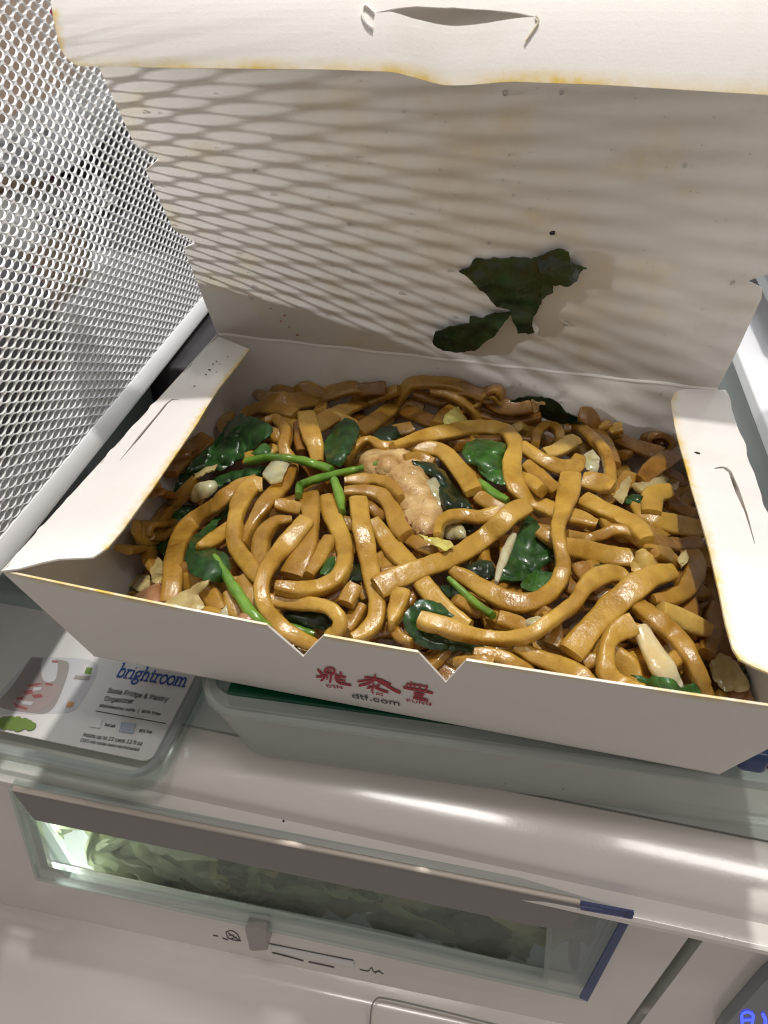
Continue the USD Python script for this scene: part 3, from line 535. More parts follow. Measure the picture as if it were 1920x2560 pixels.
fl_, fr_, br_, bl_ = (-W_ + IX, IY, 0), (W_ - IX, IY, 0), (W_ - IX, D_ - IY, 0), (-W_ + IX, D_ - IY, 0)
# front panel: (u along x, v up) with the two notches, its rim bowed outwards a little
frontS = bil(fl_, fr_, FR, FL)
def inv_front(s):   # photograph pixel -> (u, v) on the front panel
    n = np.cross(np.array(fr_) - fl_, np.array(FL) - fl_); X = at_plane(s, n, n @ np.array(fl_)); v = X[:, 2] / H_
    hw = (W_ - IX) + IX * v; return np.c_[(X[:, 0] + hw) / (2 * hw), v]
nt = inv_front([Dp(590, 1360), Dp(657, 1408), Dp(705, 1364), Dp(905, 1400), Dp(965, 1463), Dp(1003, 1440)])
bow = lambda p: np.c_[np.zeros(len(p)), -.0016 * np.sin(np.pi * np.clip(p[:, 0], 0, 1)) * p[:, 1], -.0014 * np.sin(np.pi * np.clip(p[:, 0], 0, 1)) ** 1.0 * p[:, 1]]
nt[:, 1] = [1.0, min(nt[1, 1], .9), 1.0, 1.0, min(nt[4, 1], .88), 1.0]
fp = Polygon([(0, 0), (1, 0), (1, 1), *[tuple(x) for x in nt[::-1]], (0, 1)])
yst = lambda p: np.clip(1 - (1 - p[:, 1]) * 45, 0, 1) * (meshkit.noise(np.c_[p * [14, 1], p[:, :1] * 0], 3) * 1.1)
front = panel('front_panel', frontS, fp, .0028, PT, PAPER, stain=yst, bend=bow, flip=False, scale=(.2, H_))
backS = bil(bl_, br_, BR, BL)
panel('back_panel', backS, Polygon([(0, 0), (1, 0), (1, 1), (0, 1)]), .004, PT, PAPER_IN, stain=lambda p: .0 * p[:, 0], scale=(.2, H_), flip=True)
panel('side_panel', bil(fl_, bl_, BL, FL), Polygon([(0, 0), (1, 0), (1, 1), (0, 1)]), .004, PT, PAPER_IN, stain=lambda p: .0 * p[:, 0], scale=(D_, H_), flip=True)
panel('side_panel', bil(fr_, br_, BR, FR), Polygon([(0, 0), (1, 0), (1, 1), (0, 1)]), .004, PT, PAPER_IN, stain=lambda p: .0 * p[:, 0], scale=(D_, H_))
panel('bottom_panel', bil(fl_, fr_, br_, bl_), Polygon([(0, 0), (1, 0), (1, 1), (0, 1)]), .01, PT, PAPER_IN, stain=lambda p: .0 * p[:, 0], scale=(.2, D_))
# side flaps, folded in over the food
def flap(name, pix, slit, inner, label):
    zf = H_ + .0009
    P = at_plane(np.array(pix), [0, 0, 1], zf)[:, :2]; pg = Polygon(P).buffer(0)
    if slit is not None: pg = pg.difference(Polygon(at_plane(np.array(slit), [0, 0, 1], zf)[:, :2]).buffer(.00012))
    pg = max(getattr(pg, 'geoms', [pg]), key=lambda g: g.area)
    p, t = fill(pg, .0022); edge = LineString(at_plane(np.array(inner), [0, 0, 1], zf)[:, :2])
    d = shapely.distance(shapely.points(p), edge)
    sx = -1 if p[:, 0].mean() < 0 else 1
    z = zf + .0022 * np.clip((W_ - np.abs(p[:, 0])) / .02, 0, 1) + .0006 * (meshkit.noise(np.c_[p * 60, p[:, :1] * 0], 4) - .5)
    st = np.clip(1 - d / .0022, 0, 1) ** 1.3 * (.45 + meshkit.noise(np.c_[p * 170, p[:, :1] * 0], 5)) * .9
    v, f = sheet(np.c_[p, z], t, PT); return _stained(name, v, f, PAPER_GLOSS, tb, np.tile(st, 2), label)
lf_in = [Dp(540, 766), Dp(475, 848), Dp(430, 925), Dp(345, 1050), Dp(270, 1155), Dp(237, 1195)]
rim_l = [Dp(5 + 465 * f_ + 2.2 * math.sin(f_ * 60) + 1.5 * math.sin(f_ * 97), 1232 - 508 * f_ + 1.5 * math.sin(f_ * 71)) for f_ in np.linspace(0, 1, 60)]
lslit = [Dp(388, 869), Dp(372, 867), Dp(358, 877), Dp(346, 893), Dp(300, 948), Dp(261, 998), Dp(304, 950), Dp(352, 891), Dp(361, 879), Dp(373, 869)]
flap('side_flap', [*rim_l, *lf_in, Dp(205, 1217), Dp(180, 1219), Dp(130, 1217), Dp(90, 1222), Dp(40, 1231)], lslit, lf_in, 'left folded-in flap with a slit')
zr = lambda x, y: np.array([1650 + x / 2.765, 600 + y / 2.765]); zd = lambda x, y: np.array([1200 + x / 2.304, 1400 + y / 2.304])
rf_in = [zr(90, 1092), zr(65, 1150), zr(90, 1320), zr(140, 1520), zr(200, 1750), zr(260, 1950), zr(330, 2210), zd(1360, 200), zd(1400, 400), zd(1440, 540), zd(1480, 600), zd(1560, 637), zd(1659, 672)]
rim_r = [Dp(1567 + 241 * f_ + 2.5 * math.sin(f_ * 50) + 1.5 * math.sin(f_ * 83), 842 + 706 * f_) for f_ in np.linspace(1, 0, 60)]
rslit = [zr(365, 1608), zr(400, 1592), zr(430, 1586), zr(460, 1592), zr(485, 1608), zr(535, 1720), zr(592, 1900), zr(648, 2115), zr(580, 1900), zr(520, 1770), zr(470, 1625), zr(430, 1596)]
flap('side_flap', [*rf_in, np.array([2045, 1752]), *rim_r, zr(330, 1045), zr(150, 1065)], rslit, rf_in[:2] + rf_in[3:], 'right folded-in flap with a slit')
# lid
aL, aR = math.radians(116), math.radians(97); LV = .140
def lidS(p):
    u, v = p[:, :1], p[:, 1:]
    L = np.hstack([np.full_like(v, -W_), D_ + v * math.cos(aL), H_ + v * math.sin(aL)]); R = np.hstack([np.full_like(v, W_), D_ + v * math.cos(aR), H_ + v * math.sin(aR)])
    return L * (1 - u) + R * u
def lid_n(p):
    p = np.atleast_2d(p); e_ = 1e-4; a = lidS(p + [e_, 0]) - lidS(p - [e_, 0]); b = lidS(p + [0, e_]) - lidS(p - [0, e_]); n = np.cross(a, b); n /= np.linalg.norm(n, axis=1, keepdims=True)
    return np.where((n @ np.array([0, -1, 0]))[:, None] > 0, n, -n)
def inv_lid(s):
    s = np.atleast_2d(s); p = np.tile([.5, .07], (len(s), 1))
    for _ in range(25):
        f0 = proj(lidS(p)) - s; ju = (proj(lidS(p + [1e-5, 0])) - proj(lidS(p))) / 1e-5; jv = (proj(lidS(p + [0, 1e-5])) - proj(lidS(p))) / 1e-5
        J = np.stack([ju, jv], -1); p = p - np.linalg.solve(J, f0[..., None])[..., 0]
    return p
lidP = Polygon([(0, 0), (.985, .0), (.9935, .0185), (.999, .037), (.9945, .0405), (.967, .0429), (.993, .0455), (1.0, .047), (1.0, .076), (.97, .080), (1.0, .085), (1.0, LV), (0, LV), (-.003, .0880), (.0258, .0822), (-.004, .0780), (-.0025, .0540), (.0282, .0485), (.0015, .0456)])
panel('lid', lidS, lidP, .0022, PT, PAPER_IN, stain=lambda p: np.clip(1 - p[:, 1] / .0022, 0, 1) * 0 + .5 * np.clip(meshkit.fbm(np.c_[p * [9, 70], p[:, :1] * 0], 4, 7) - .62, 0, 1) * 3, scale=(.2, 1.0),
      bend=lambda p: np.c_[0 * p[:, 0], .0016 * np.sin(p[:, 0] * 6.2 + p[:, 1] * 30), 0 * p[:, 0]] * np.clip(p[:, 1:] / .03, 0, 1))
obj('fold_crease', ribbon(lidS(np.c_[np.linspace(.005, .985, 40), np.full(40, .0004)]) + np.c_[np.zeros(40), np.full(40, -.0006), .0002 * np.sin(np.arange(40) * 1.3)], .0011, .0005, N0=(0, -1, .3)), PAPER, tb)
# lid flap: from the lid's upper fold down to its free edge
EX = np.array([[100, 141], [160, 143], [420, 147], [700, 150], [850, 155], [905, 170], [960, 185], [1010, 184], [1100, 176], [1300, 183], [1659, 205], [2100, 230]], float) * Dk
Lf, Rf = np.array([-.097, .0747, .1459]), np.array([.098, .106, .1475])
us = np.linspace(0, 1, 80); edge3 = Lf + (Rf - Lf) * us[:, None]
for _ in range(12):
    pr = proj(edge3); want = np.interp(pr[:, 0], EX[:, 0], EX[:, 1]); pr2 = proj(edge3 + [0, 0, 1e-4]); edge3[:, 2] += np.clip((want - pr[:, 1]) / ((pr2[:, 1] - pr[:, 1]) / 1e-4), -.004, .004)
fold3 = lidS(np.c_[.0035 + us * .99, np.full(80, LV - .0006)]) + np.array([0, -.0010, .0])
def flapS(p):
    i = np.clip(p[:, 0], 0, 1) * 79; a = np.clip(i.astype(int), 0, 78); w = (i - a)[:, None]
    E_ = edge3[a] * (1 - w) + edge3[a + 1] * w; F_ = fold3[a] * (1 - w) + fold3[a + 1] * w; v = p[:, 1:]
    return F_ * (1 - v) + E_ * v + np.array([0, -.0022, .0008]) * np.sin(np.pi * np.clip(v, 0, 1)) 
def inv_flap(s):
    s = np.atleast_2d(np.array(s, float)); p = np.tile([.5, .6], (len(s), 1))
    for _ in range(40):
        f0 = proj(flapS(p)) - s; ju = (proj(flapS(p + [1e-4, 0])) - proj(flapS(p))) / 1e-4; jv = (proj(flapS(p + [0, 1e-4])) - proj(flapS(p))) / 1e-4
        J = np.stack([ju, jv], -1); p = np.clip(p - .8 * np.linalg.solve(J, f0[..., None])[..., 0], -.2, 1.2)
    return p
z2 = lambda x, y: (960 + x / 1.728, y / 1.728)
slitP = inv_flap([z2(-40, 55), z2(60, 35), z2(140, 27), z2(300, 32), z2(450, 42), z2(580, 55), z2(655, 72), z2(560, 80), z2(440, 100), z2(330, 112), z2(220, 102), z2(120, 78), z2(30, 50)])
fpoly = Polygon([(0, 0), (1, 0), (1, 1), (0, 1)])
cr = affinity.scale(shapely.box(0, 0, .195, .0255).buffer(-.0045).buffer(.0045, quad_segs=8).union(shapely.box(0, 0, .195, .01)), 1 / .195, 1 / .0255, origin=(0, 0))
fpoly = Polygon([(0, 0), (1, 0)] + [tuple(x) for x in np.array(cr.exterior.coords) if x[1] > .3 and True]) if False else cr
cr_ = fpoly.difference(Polygon(slitP).buffer(0)); fpoly = max(getattr(cr_, 'geoms', [cr_]), key=lambda g: g.area)
panel('lid_flap', flapS, fpoly, .0016, PT, PAPER_GLOSS, stain=lambda p: np.clip(1 - np.minimum((1 - p[:, 1]) * .0255 / .0026, np.where(p[:, 1] > .55, p[:, 0] * .195 / .0012, 9)), 0, 1) ** 1.2 * (.45 + .9 * meshkit.noise(np.c_[p * [16, 2], p[:, :1] * 0], 6)), scale=(.195, .0255), flip=True)
hx = inv_flap([z2(655, 72), z2(668, 95), z2(640, 140), z2(610, 182)])
obj('slit_curve', tube(flapS(np.array(spline(hx, 16))) + np.array([0, -.0004, .0002]), .00022, 6), simple('crease_shadow', (.50, .45, .33), .6), tb)
obj('slit_curve', tube(flapS(np.array(spline(inv_flap([z2(-40, 57), z2(-80, 25), z2(-92, 60), z2(-70, 105), z2(-45, 122)]), 16))) + np.array([0, -.0004, .0002]), .0003, 6), PAPER, tb)
# print on the front panel
nF = np.cross(np.array(fr_) - fl_, np.array(FL) - fl_); nF = nF / np.linalg.norm(nF); dF = nF @ (np.array(fl_)) 
if nF[1] > 0: nF, dF = -nF, -dF
z6 = lambda pts: [(700 + x / 2.765, 1550 + y / 2.765) for x, y in pts]
def hug(m):
    v = m.vertices; w_ = v[:, 2] / H_; hw = (W_ - IX) + IX * w_; m.vertices = v + nF * (bow(np.c_[(v[:, 0] + hw) / (2 * hw), w_]) @ nF + .00028)[:, None]; return m
z9 = lambda pts: [(780 + x / 2.975, 1640 + y / 2.975) for x, y in pts]
def glyph(st): return hug(stroke_on(nF, dF, [z9(a) for a, w in st], [w / 2.975 for a, w in st], .0001, 5))
obj('red_character', glyph([([(100, 82), (112, 62), (140, 54), (168, 62), (178, 80), (160, 98), (128, 100), (104, 90)], 14), ([(120, 74), (150, 80)], 9), ([(176, 80), (170, 102), (150, 112)], 11), ([(54, 74), (66, 90), (86, 112)], 17), ([(42, 130), (78, 128), (116, 116)], 15), ([(74, 160), (92, 148), (106, 122)], 14), ([(122, 112), (118, 148)], 10), ([(150, 112), (146, 142), (140, 172)], 16), ([(218, 92), (224, 108), (208, 128)], 15), ([(190, 126), (222, 124), (254, 130)], 15), ([(186, 108), (184, 145), (204, 174), (245, 186), (292, 195)], 17), ([(206, 132), (202, 158)], 10), ([(208, 150), (252, 160)], 12)]), INK_R, front)
obj('red_character', glyph([([(402, 126), (470, 134), (534, 150)], 14), ([(350, 162), (420, 150), (510, 150), (590, 178)], 14), ([(478, 110), (462, 148), (420, 178), (360, 195)], 18), ([(502, 155), (556, 186), (612, 224), (656, 246)], 23), ([(462, 178), (460, 206), (452, 232)], 16), ([(418, 214), (448, 208)], 13), ([(430, 198), (456, 214)], 11), ([(506, 190), (478, 208), (520, 230), (566, 246)], 17)]), INK_R, front)
obj('red_character', glyph([([(746, 164), (738, 196), (742, 210)], 16), ([(690, 204), (740, 216), (812, 224), (898, 246)], 18), ([(714, 178), (704, 206)], 15), ([(772, 176), (766, 220)], 14), ([(812, 180), (804, 226)], 14), ([(862, 190), (848, 230)], 16), ([(718, 176), (790, 182), (864, 196)], 11), ([(768, 246), (836, 256)], 15), ([(774, 266), (824, 272)], 12), ([(770, 250), (776, 282)], 12), ([(832, 256), (820, 288)], 12), ([(762, 284), (812, 298), (862, 306)], 18), ([(802, 246), (796, 286)], 12)]), INK_R, front)
q6 = lambda x, y: z6([(x, y)])[0]
for s_, a, b, h in [('DIN', (332, 446), (440, 458), .0017), ('TAI', (635, 494), (720, 506), .0017), ('FUNG', (880, 546), (1052, 574), .0018)]:
    obj('red_lettering', hug(text_on(s_, q6(*a), q6(*b), h, nF, dF, lift=0)), INK_R, front)
obj('grey_lettering', hug(text_on('dtf.com', q6(505, 524), q6(830, 580), .0034, nF, dF, lift=0)), INK_G, front)
# condensation on the lid and back panel
dm = []
hemi = trimesh.creation.icosphere(subdivisions=1)
for i in range(150):
    u, v = rng.random(), .01 + .11 * rng.random() ** .8; r = .00022 + .0005 * rng.random() ** 5
    if i < 12: r *= 1.6
    p = lidS(np.array([[u, v]]))[0]; n = lid_n([[u, v]])[0]; b = np.array([0, .0016 * math.sin(u * 6.2 + v * 30), 0]) * min(v / .03, 1)
    m = hemi.copy(); m.vertices = m.vertices * r * np.array([1, .7, 1]) + p + b + n * .0001; dm.append(m)
for i in range(40):
    u, v = .03 + .9 * rng.random(), .72 + .25 * rng.random(); p = backS(np.array([[u, v]]))[0]; m = hemi.copy(); m.vertices = m.vertices * (.0002 + .0004 * rng.random()) + p + [0, -.0002, 0]; dm.append(m)
obj('water_droplets', cat_(*dm), WATER, None, smooth=True, label='tiny condensation droplets on the inside of the box lid', cat='droplets', kind='stuff')

# ================================================================= THE FOOD
TILE = {'A': (280, 920, 3.0), 'B': (800, 920, 3.0), 'C': (1300, 950, 3.0), 'D': (1200, 1400, 2.304), 'L': (960, 0, 1.728)}
def tpx(tile, pts):
    ox, oy, s = TILE[tile]; P = np.array([tuple(p) + (() if len(p) == 3 else (0,)) for p in pts], float)
    return np.c_[ox + P[:, 0] / s, oy + P[:, 1] / s, P[:, 2] / s]
def heap(x, y):
    """height of the top of the pile above the bottom of the box"""
    e = np.minimum(np.minimum((x + .088) / .03, (.094 - x) / .035), np.minimum((y - .0) / .03, (.142 - y) / .03)); e = np.clip(e, 0, 1); e = e * e * (3 - 2 * e)
    h = .0285 + .0115 * e + .0022 * np.sin(x * 60) * np.sin(y * 75 + 1)
    h = h - .012 * np.clip((-x - .055) / .03, 0, 1) * np.clip((.10 - y) / .03, 0, 1)
    return h
def on_heap(px, dz=0.0):
    z = np.full(len(px), .034)
    for _ in range(14):
        X = CAM + ray(px) * ((z - CAM[2]) / ray(px)[:, 2])[:, None]; z = .5 * z + .5 * (heap(X[:, 0], X[:, 1]) + dz)
    return z
def at_z(px, z): r = ray(px); return CAM + r * ((z - CAM[2]) / r[:, 2])[:, None]
ZG = 4; GW, GH = 1920 // ZG + 80, 2560 // ZG
zbuf = np.full((GH, GW), -1.0)
def under(px, rad):
    """highest food already laid down near these sight lines"""
    out = np.full(len(px), -1.0)
    for i, ((x, y), r) in enumerate(zip(px, np.broadcast_to(rad, len(px)))):
        x0, x1, y0, y1 = int((x - r) / ZG), int((x + r) / ZG) + 1, int((y - r) / ZG), int((y + r) / ZG) + 1
        w = zbuf[max(y0, 0):max(y1, 1), max(x0, 0):max(x1, 1)]
        if w.size: out[i] = np.percentile(w, 80)
    return out
def stamp(px, rad, z):
    for (x, y), r, zz in zip(px, np.broadcast_to(rad, len(px)), z):
        x0, x1, y0, y1 = int((x - r) / ZG), int((x + r) / ZG) + 1, int((y - r) / ZG), int((y + r) / ZG) + 1
        zbuf[max(y0, 0):y1, max(x0, 0):x1] = np.maximum(zbuf[max(y0, 0):y1, max(x0, 0):x1], zz)
def keep_in(X, m=.0030):
    """slides points that would leave the box along their sight line until they are inside its walls"""
    X = X.copy(); r = X - CAM
    for _ in range(3):
        f = np.clip(X[:, 2] / H_, 0, 1.0); hw = W_ - IX + IX * f - m; ylo = IY * (1 - f) + m; yhi = D_ - IY * (1 - f) - m * .6
        k1 = np.where(X[:, 1] > yhi, (yhi - CAM[1]) / r[:, 1], 1.0); k2 = np.where(X[:, 1] < ylo, (ylo - CAM[1]) / r[:, 1], 1.0)
        k3 = np.where(X[:, 0] < -hw, (-hw - CAM[0]) / np.where(np.abs(r[:, 0]) < 1e-6, 1e-6, r[:, 0]), 1.0)
        k = np.minimum(np.minimum(k1, k3), 1.0); k = np.where((k1 == 1) & (k3 == 1), k2, k); X = CAM + r * np.clip(k, .8, 1.2)[:, None]; r = X - CAM
    f = np.clip(X[:, 2] / H_, 0, 1.0); hw = W_ - IX + IX * f - m; X[:, 0] = np.clip(X[:, 0], -hw, hw)
    X[:, 1] = np.clip(X[:, 1], IY * (1 - f) + m, D_ - IY * (1 - f) - m * .6); X[:, 2] = np.clip(X[:, 2], .003, .0455); return X
BASE = -.0125
def settle(px, rad, half, sink=.75, cap=.0075, sm=5.0):
    zb = on_heap(px, BASE); u = under(px, rad * .62)
    z = np.maximum(zb, u + half * sink); zt = on_heap(px, cap); z = np.minimum(z, zt)
    if len(z) > 6:
        z = gaussian_filter1d(maximum_filter1d(z, 5, mode='nearest'), sm, mode='nearest')
    return z
FILL, SPOTS = [], []
def strand(tile, pts, label, tone=0, group=None, lift=0.0, name='noodle', material=None, cat='noodle', thick=None, power=3.4, tw=0.0, cutoff=True, dz=None):
    P = tpx(tile, pts); L = np.linalg.norm(np.diff(P[:, :2], axis=0), axis=1).sum(); n = max(10, int(L / 5)); S = spline(P, n)
    px, wp = S[:, :2], np.maximum(S[:, 2], 8)
    dist = 1 / FPX * np.linalg.norm(at_z(px, on_heap(px)) - CAM, axis=1) * .97
    w = wp * dist * 1.07
    t = np.clip(.0118 * .0016 / np.maximum(w, 1e-4), .0020, .0046) if thick is None else np.minimum(np.full(n, thick), w * 1.02)
    if cat == 'green shoot': w = w * .80
    w = w * (1 + .10 * (meshkit.noise(np.c_[np.arange(n) * .13, np.zeros(n), np.full(n, len(SPOTS) + len(FILL)) * 3.3], 5) * 2 - 1)); w[[0, -1]] *= .86
    w = gaussian_filter1d(w, 1.5, mode='nearest'); t = gaussian_filter1d(t, 4, mode='nearest')
    z = settle(px, wp / 2, t / 2, sm=6.0) + lift if dz is None else on_heap(px, dz)
    X = keep_in(at_z(px, z)); stamp(px, wp / 2 * .8, z + t / 2 * .75)
    tws = tw + .22 * np.sin(np.linspace(0, 3, n) + rng.random() * 6)
    m = ribbon(X, w, t, power=power, sides=16, twist=tws)
    m.vertices = m.vertices + m.vertex_normals * ((meshkit.fbm(m.vertices * 330, 3, 2) - .5) * .00075)[:, None]
    if label is None: FILL.append((px, z + t / 2, m, tone)); return
    SPOTS.append((px[len(px) // 2], label))
    return obj(name, m, material or NOODLE[tone], None, smooth=50, label=label, cat=cat, group=group)
def leaf(tile, pts, label, material=None, name='spinach_leaf', cat='spinach leaf', thick=.0006, wrinkle=.0046, lift=.0006, seed=1, jag=13.0, freq=88, cap=.0045, group=None, parent=None):
    px = tpx(tile, pts)[:, :2]; pg = Polygon(px).segmentize(7.0).buffer(0); pg = max(getattr(pg, 'geoms', [pg]), key=lambda g: g.area)
    o_ = np.array(pg.exterior.coords)[:-1]; nn = np.c_[o_ / 14.0, np.full(len(o_), seed * 1.7)]; o_ = o_ + (np.stack([meshkit.fbm(nn, 3, seed), meshkit.fbm(nn + 50, 3, seed)], 1) - .5) * jag
    pg = Polygon(o_).buffer(0); pg = max(getattr(pg, 'geoms', [pg]), key=lambda g: g.area)
    p, t = fill(pg, 5.0)
    dE = shapely.distance(shapely.points(p), pg.exterior)
    zb = on_heap(p, BASE); u = under(p, 10); z = np.maximum(zb, u + thick); z = np.minimum(z, on_heap(p, cap))
    # smooth over the neighbourhood so that the leaf drapes
    K = np.exp(-((p[:, None, 0] - p[None, :, 0]) ** 2 + (p[:, None, 1] - p[None, :, 1]) ** 2) / (2 * 16.0 ** 2)); z = (K @ z) / K.sum(1)
    X = at_z(p, z); q = X * freq
    wr = (meshkit.fbm(q, 4, seed) - .5) * wrinkle * 2 + (np.abs(meshkit.noise(q * np.array([1.3, .6, 1]), seed + 3) - .5) + .35 * np.abs(meshkit.noise(q * np.array([1.6, 2.6, 1]), seed + 8) - .5)) * wrinkle * 1.45
    curl = -.0016 * np.exp(-dE / 9.0) * (meshkit.noise(q * .8, seed + 5) * 2 - .4)
    z2_ = z + lift + wr + curl
    X = keep_in(at_z(p, z2_), .0018); stamp(p, 6, z + lift + thick)
    v, f = sheet(X, t, thick)
    return obj(name, trimesh.Trimesh(v, f, process=False), material or LEAF, parent, smooth=60, label=label, cat=cat, group=group)
def lump(tile, pts, label, material, name, cat, height=.006, seed=1, rough=.0012, lift=0.0, parent=None):
    px = tpx(tile, pts)[:, :2]; pg = Polygon(spline(np.vstack([px, px[:1]]), len(px) * 4)[:-1]).buffer(0); pg = max(getattr(pg, 'geoms', [pg]), key=lambda g: g.area)
    p, t = fill(pg, 5.0); dE = shapely.distance(shapely.points(p), pg.exterior); rr_ = dE.max()
    zb = on_heap(p, BASE); z = np.maximum(zb, under(p, 10)); z = np.full(len(p), np.percentile(z, 70)); z = np.minimum(z, on_heap(p, -.0005))
    dome_ = np.sqrt(np.clip(1 - (1 - np.clip(dE / min(rr_, 26), 0, 1)) ** 2, 0, 1)); q = at_z(p, z) * 230
    zz = z + lift + dome_ * height * .42 + (meshkit.fbm(q * np.array([.9, .75, 1]), 5, seed) - .5) * rough * 4.0 * (.35 + dome_) + (meshkit.noise(q * 3, seed) - .5) * rough * .35
    X = keep_in(at_z(p, zz)); stamp(p, 6, zz)
    v, f = sheet(X, t, height * .5)
    return obj(name, trimesh.Trimesh(v, f, process=False), material, parent, smooth=60, label=label, cat=cat)
def stem(tile, pts, label, material=None, name='vegetable_shoot', cat='green shoot', **k):
    return strand(tile, pts, label, 0, None, name=name, material=material or STEM, cat=cat, power=2.1, thick=.0030, **k)
# --- noodles buried in the pile
GB = 'noodles buried in the pile'; LB = 'brown noodle mostly buried under the other noodles in the box'
area = np.array([Dp(330, 1150), Dp(420, 1000), Dp(560, 860), Dp(900, 825), Dp(1250, 880), Dp(1450, 960), Dp(1540, 1200), Dp(1690, 1540), Dp(1500, 1560), Dp(1100, 1500), Dp(700, 1430), Dp(330, 1330)])
aP = Polygon(area)
for k_ in range(420):
    while True:
        x, y = rng.uniform(area[:, 0].min(), area[:, 0].max()), rng.uniform(area[:, 1].min(), area[:, 1].max())
        if aP.contains(Point(x, y)): break
    a = rng.uniform(0, 2 * np.pi); c_ = rng.normal(0, .28); P = []
    for j in range(7):
        P.append((x, y, rng.uniform(40, 54) * (.8 + .25 * (y - 900) / 700))); a += c_ + rng.normal(0, .15); nx, ny = x + 34 * math.cos(a), y + 25 * math.sin(a)
        if not aP.contains(Point(nx, ny)): a += 1.2; nx, ny = x + 30 * math.cos(a), y + 22 * math.sin(a)
        x, y = nx, ny
    TILE['S'] = (0, 0, 1.0)
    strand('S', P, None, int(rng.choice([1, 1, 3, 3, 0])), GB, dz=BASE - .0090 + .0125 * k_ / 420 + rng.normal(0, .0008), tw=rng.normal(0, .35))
N = strand
# --- back of the pile
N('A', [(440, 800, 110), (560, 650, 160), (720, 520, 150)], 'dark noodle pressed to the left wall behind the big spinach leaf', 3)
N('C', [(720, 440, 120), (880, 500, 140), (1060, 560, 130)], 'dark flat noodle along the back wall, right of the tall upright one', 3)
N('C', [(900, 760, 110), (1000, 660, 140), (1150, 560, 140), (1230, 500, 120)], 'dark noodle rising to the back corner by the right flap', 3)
N('A', [(990, 350, 90), (1120, 300, 120), (1250, 310, 130), (1380, 350, 120)], 'brown noodle under the widest flat noodle at the back left', 1)
N('A', [(1090, 200, 70), (1200, 235, 130), (1350, 250, 160), (1500, 230, 165), (1659, 180, 160), (1800, 150, 130), (1950, 190, 50)], 'widest flat noodle lying highest at the back left', 1)
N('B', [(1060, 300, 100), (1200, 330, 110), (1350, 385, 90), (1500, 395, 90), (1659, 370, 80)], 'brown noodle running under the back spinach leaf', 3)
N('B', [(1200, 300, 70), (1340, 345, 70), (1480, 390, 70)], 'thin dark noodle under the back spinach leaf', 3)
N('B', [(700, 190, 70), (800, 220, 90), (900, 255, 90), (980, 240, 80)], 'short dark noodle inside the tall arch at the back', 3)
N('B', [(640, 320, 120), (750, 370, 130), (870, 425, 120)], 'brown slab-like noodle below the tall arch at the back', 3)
N('B', [(550, 480, 110), (690, 450, 120)], 'short brown stub below the tall arch at the back', 1)
N('B', [(1180, 220, 110), (1080, 285, 130), (960, 345, 130), (870, 430, 110)], 'noodle falling from the right end of the tall back arch', 1)
N('B', [(-40, 440, 150), (150, 330, 150), (330, 260, 140), (480, 200, 120), (590, 160, 90)], 'long noodle behind the tall arch at the back, left side', 1)
N('B', [(290, 480, 120), (420, 390, 140), (540, 290, 140), (610, 190, 140), (700, 115, 110), (830, 110, 100), (960, 115, 100), (1090, 150, 110), (1180, 215, 80)], 'tall arched noodle that peaks at the back wall', 1)
N('C', [(450, 250, 110), (520, 280, 150), (580, 370, 140), (650, 500, 120), (700, 640, 110)], 'noodle standing up against the back wall on the right', 3)
N('C', [(330, 370, 90), (450, 370, 90), (560, 450, 90), (640, 550, 90), (675, 680, 90), (670, 800, 80)], 'thin noodle curving down beside the ring at the back right', 1)
N('C', [(110, 500, 80), (125, 400, 80), (210, 345, 70), (290, 390, 80), (290, 470, 70)], 'small noodle ring with a dark hole at the back right', 1)
leaf('C', [(-130, 190), (-60, 150), (60, 115), (160, 120), (280, 160), (350, 230), (440, 280), (490, 350), (440, 330), (330, 330), (240, 310), (150, 260), (50, 240), (-60, 240)], 'dark spinach leaf with a tan scrap on it, against the back wall', LEAFD, seed=3)
lump('C', [(70, 190), (90, 140), (130, 160), (180, 155), (190, 180), (150, 180), (140, 230), (100, 240)], 'small tan scrap stuck on the back spinach leaf', CHICKEN, 'meat_scrap', 'scrap', .0015, 4, .0006)
N('A', [(1160, 400, 70), (1240, 390, 90), (1310, 480, 90), (1290, 600, 100), (1330, 700, 130), (1330, 820, 130)], 'curling noodle just right of the big left spinach leaf', 1)
N('A', [(1400, 430, 80), (1410, 560, 90), (1420, 640, 80)], 'brown noodle stub between curl and upright strip, back left', 3)
N('A', [(1455, 340, 150), (1490, 480, 150), (1530, 600, 130), (1545, 720, 110)], 'flat upright strip of noodle above the green stem, back left', 0)
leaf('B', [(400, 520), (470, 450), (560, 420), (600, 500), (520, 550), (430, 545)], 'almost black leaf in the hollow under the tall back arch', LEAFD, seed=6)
leaf('B', [(925, 430), (950, 350), (1020, 300), (1060, 350), (1095, 395), (1000, 420)], 'pale green cabbage scrap in front of the tall back arch', YELLOWLEAF, 'cabbage_scrap', 'cabbage', seed=5)
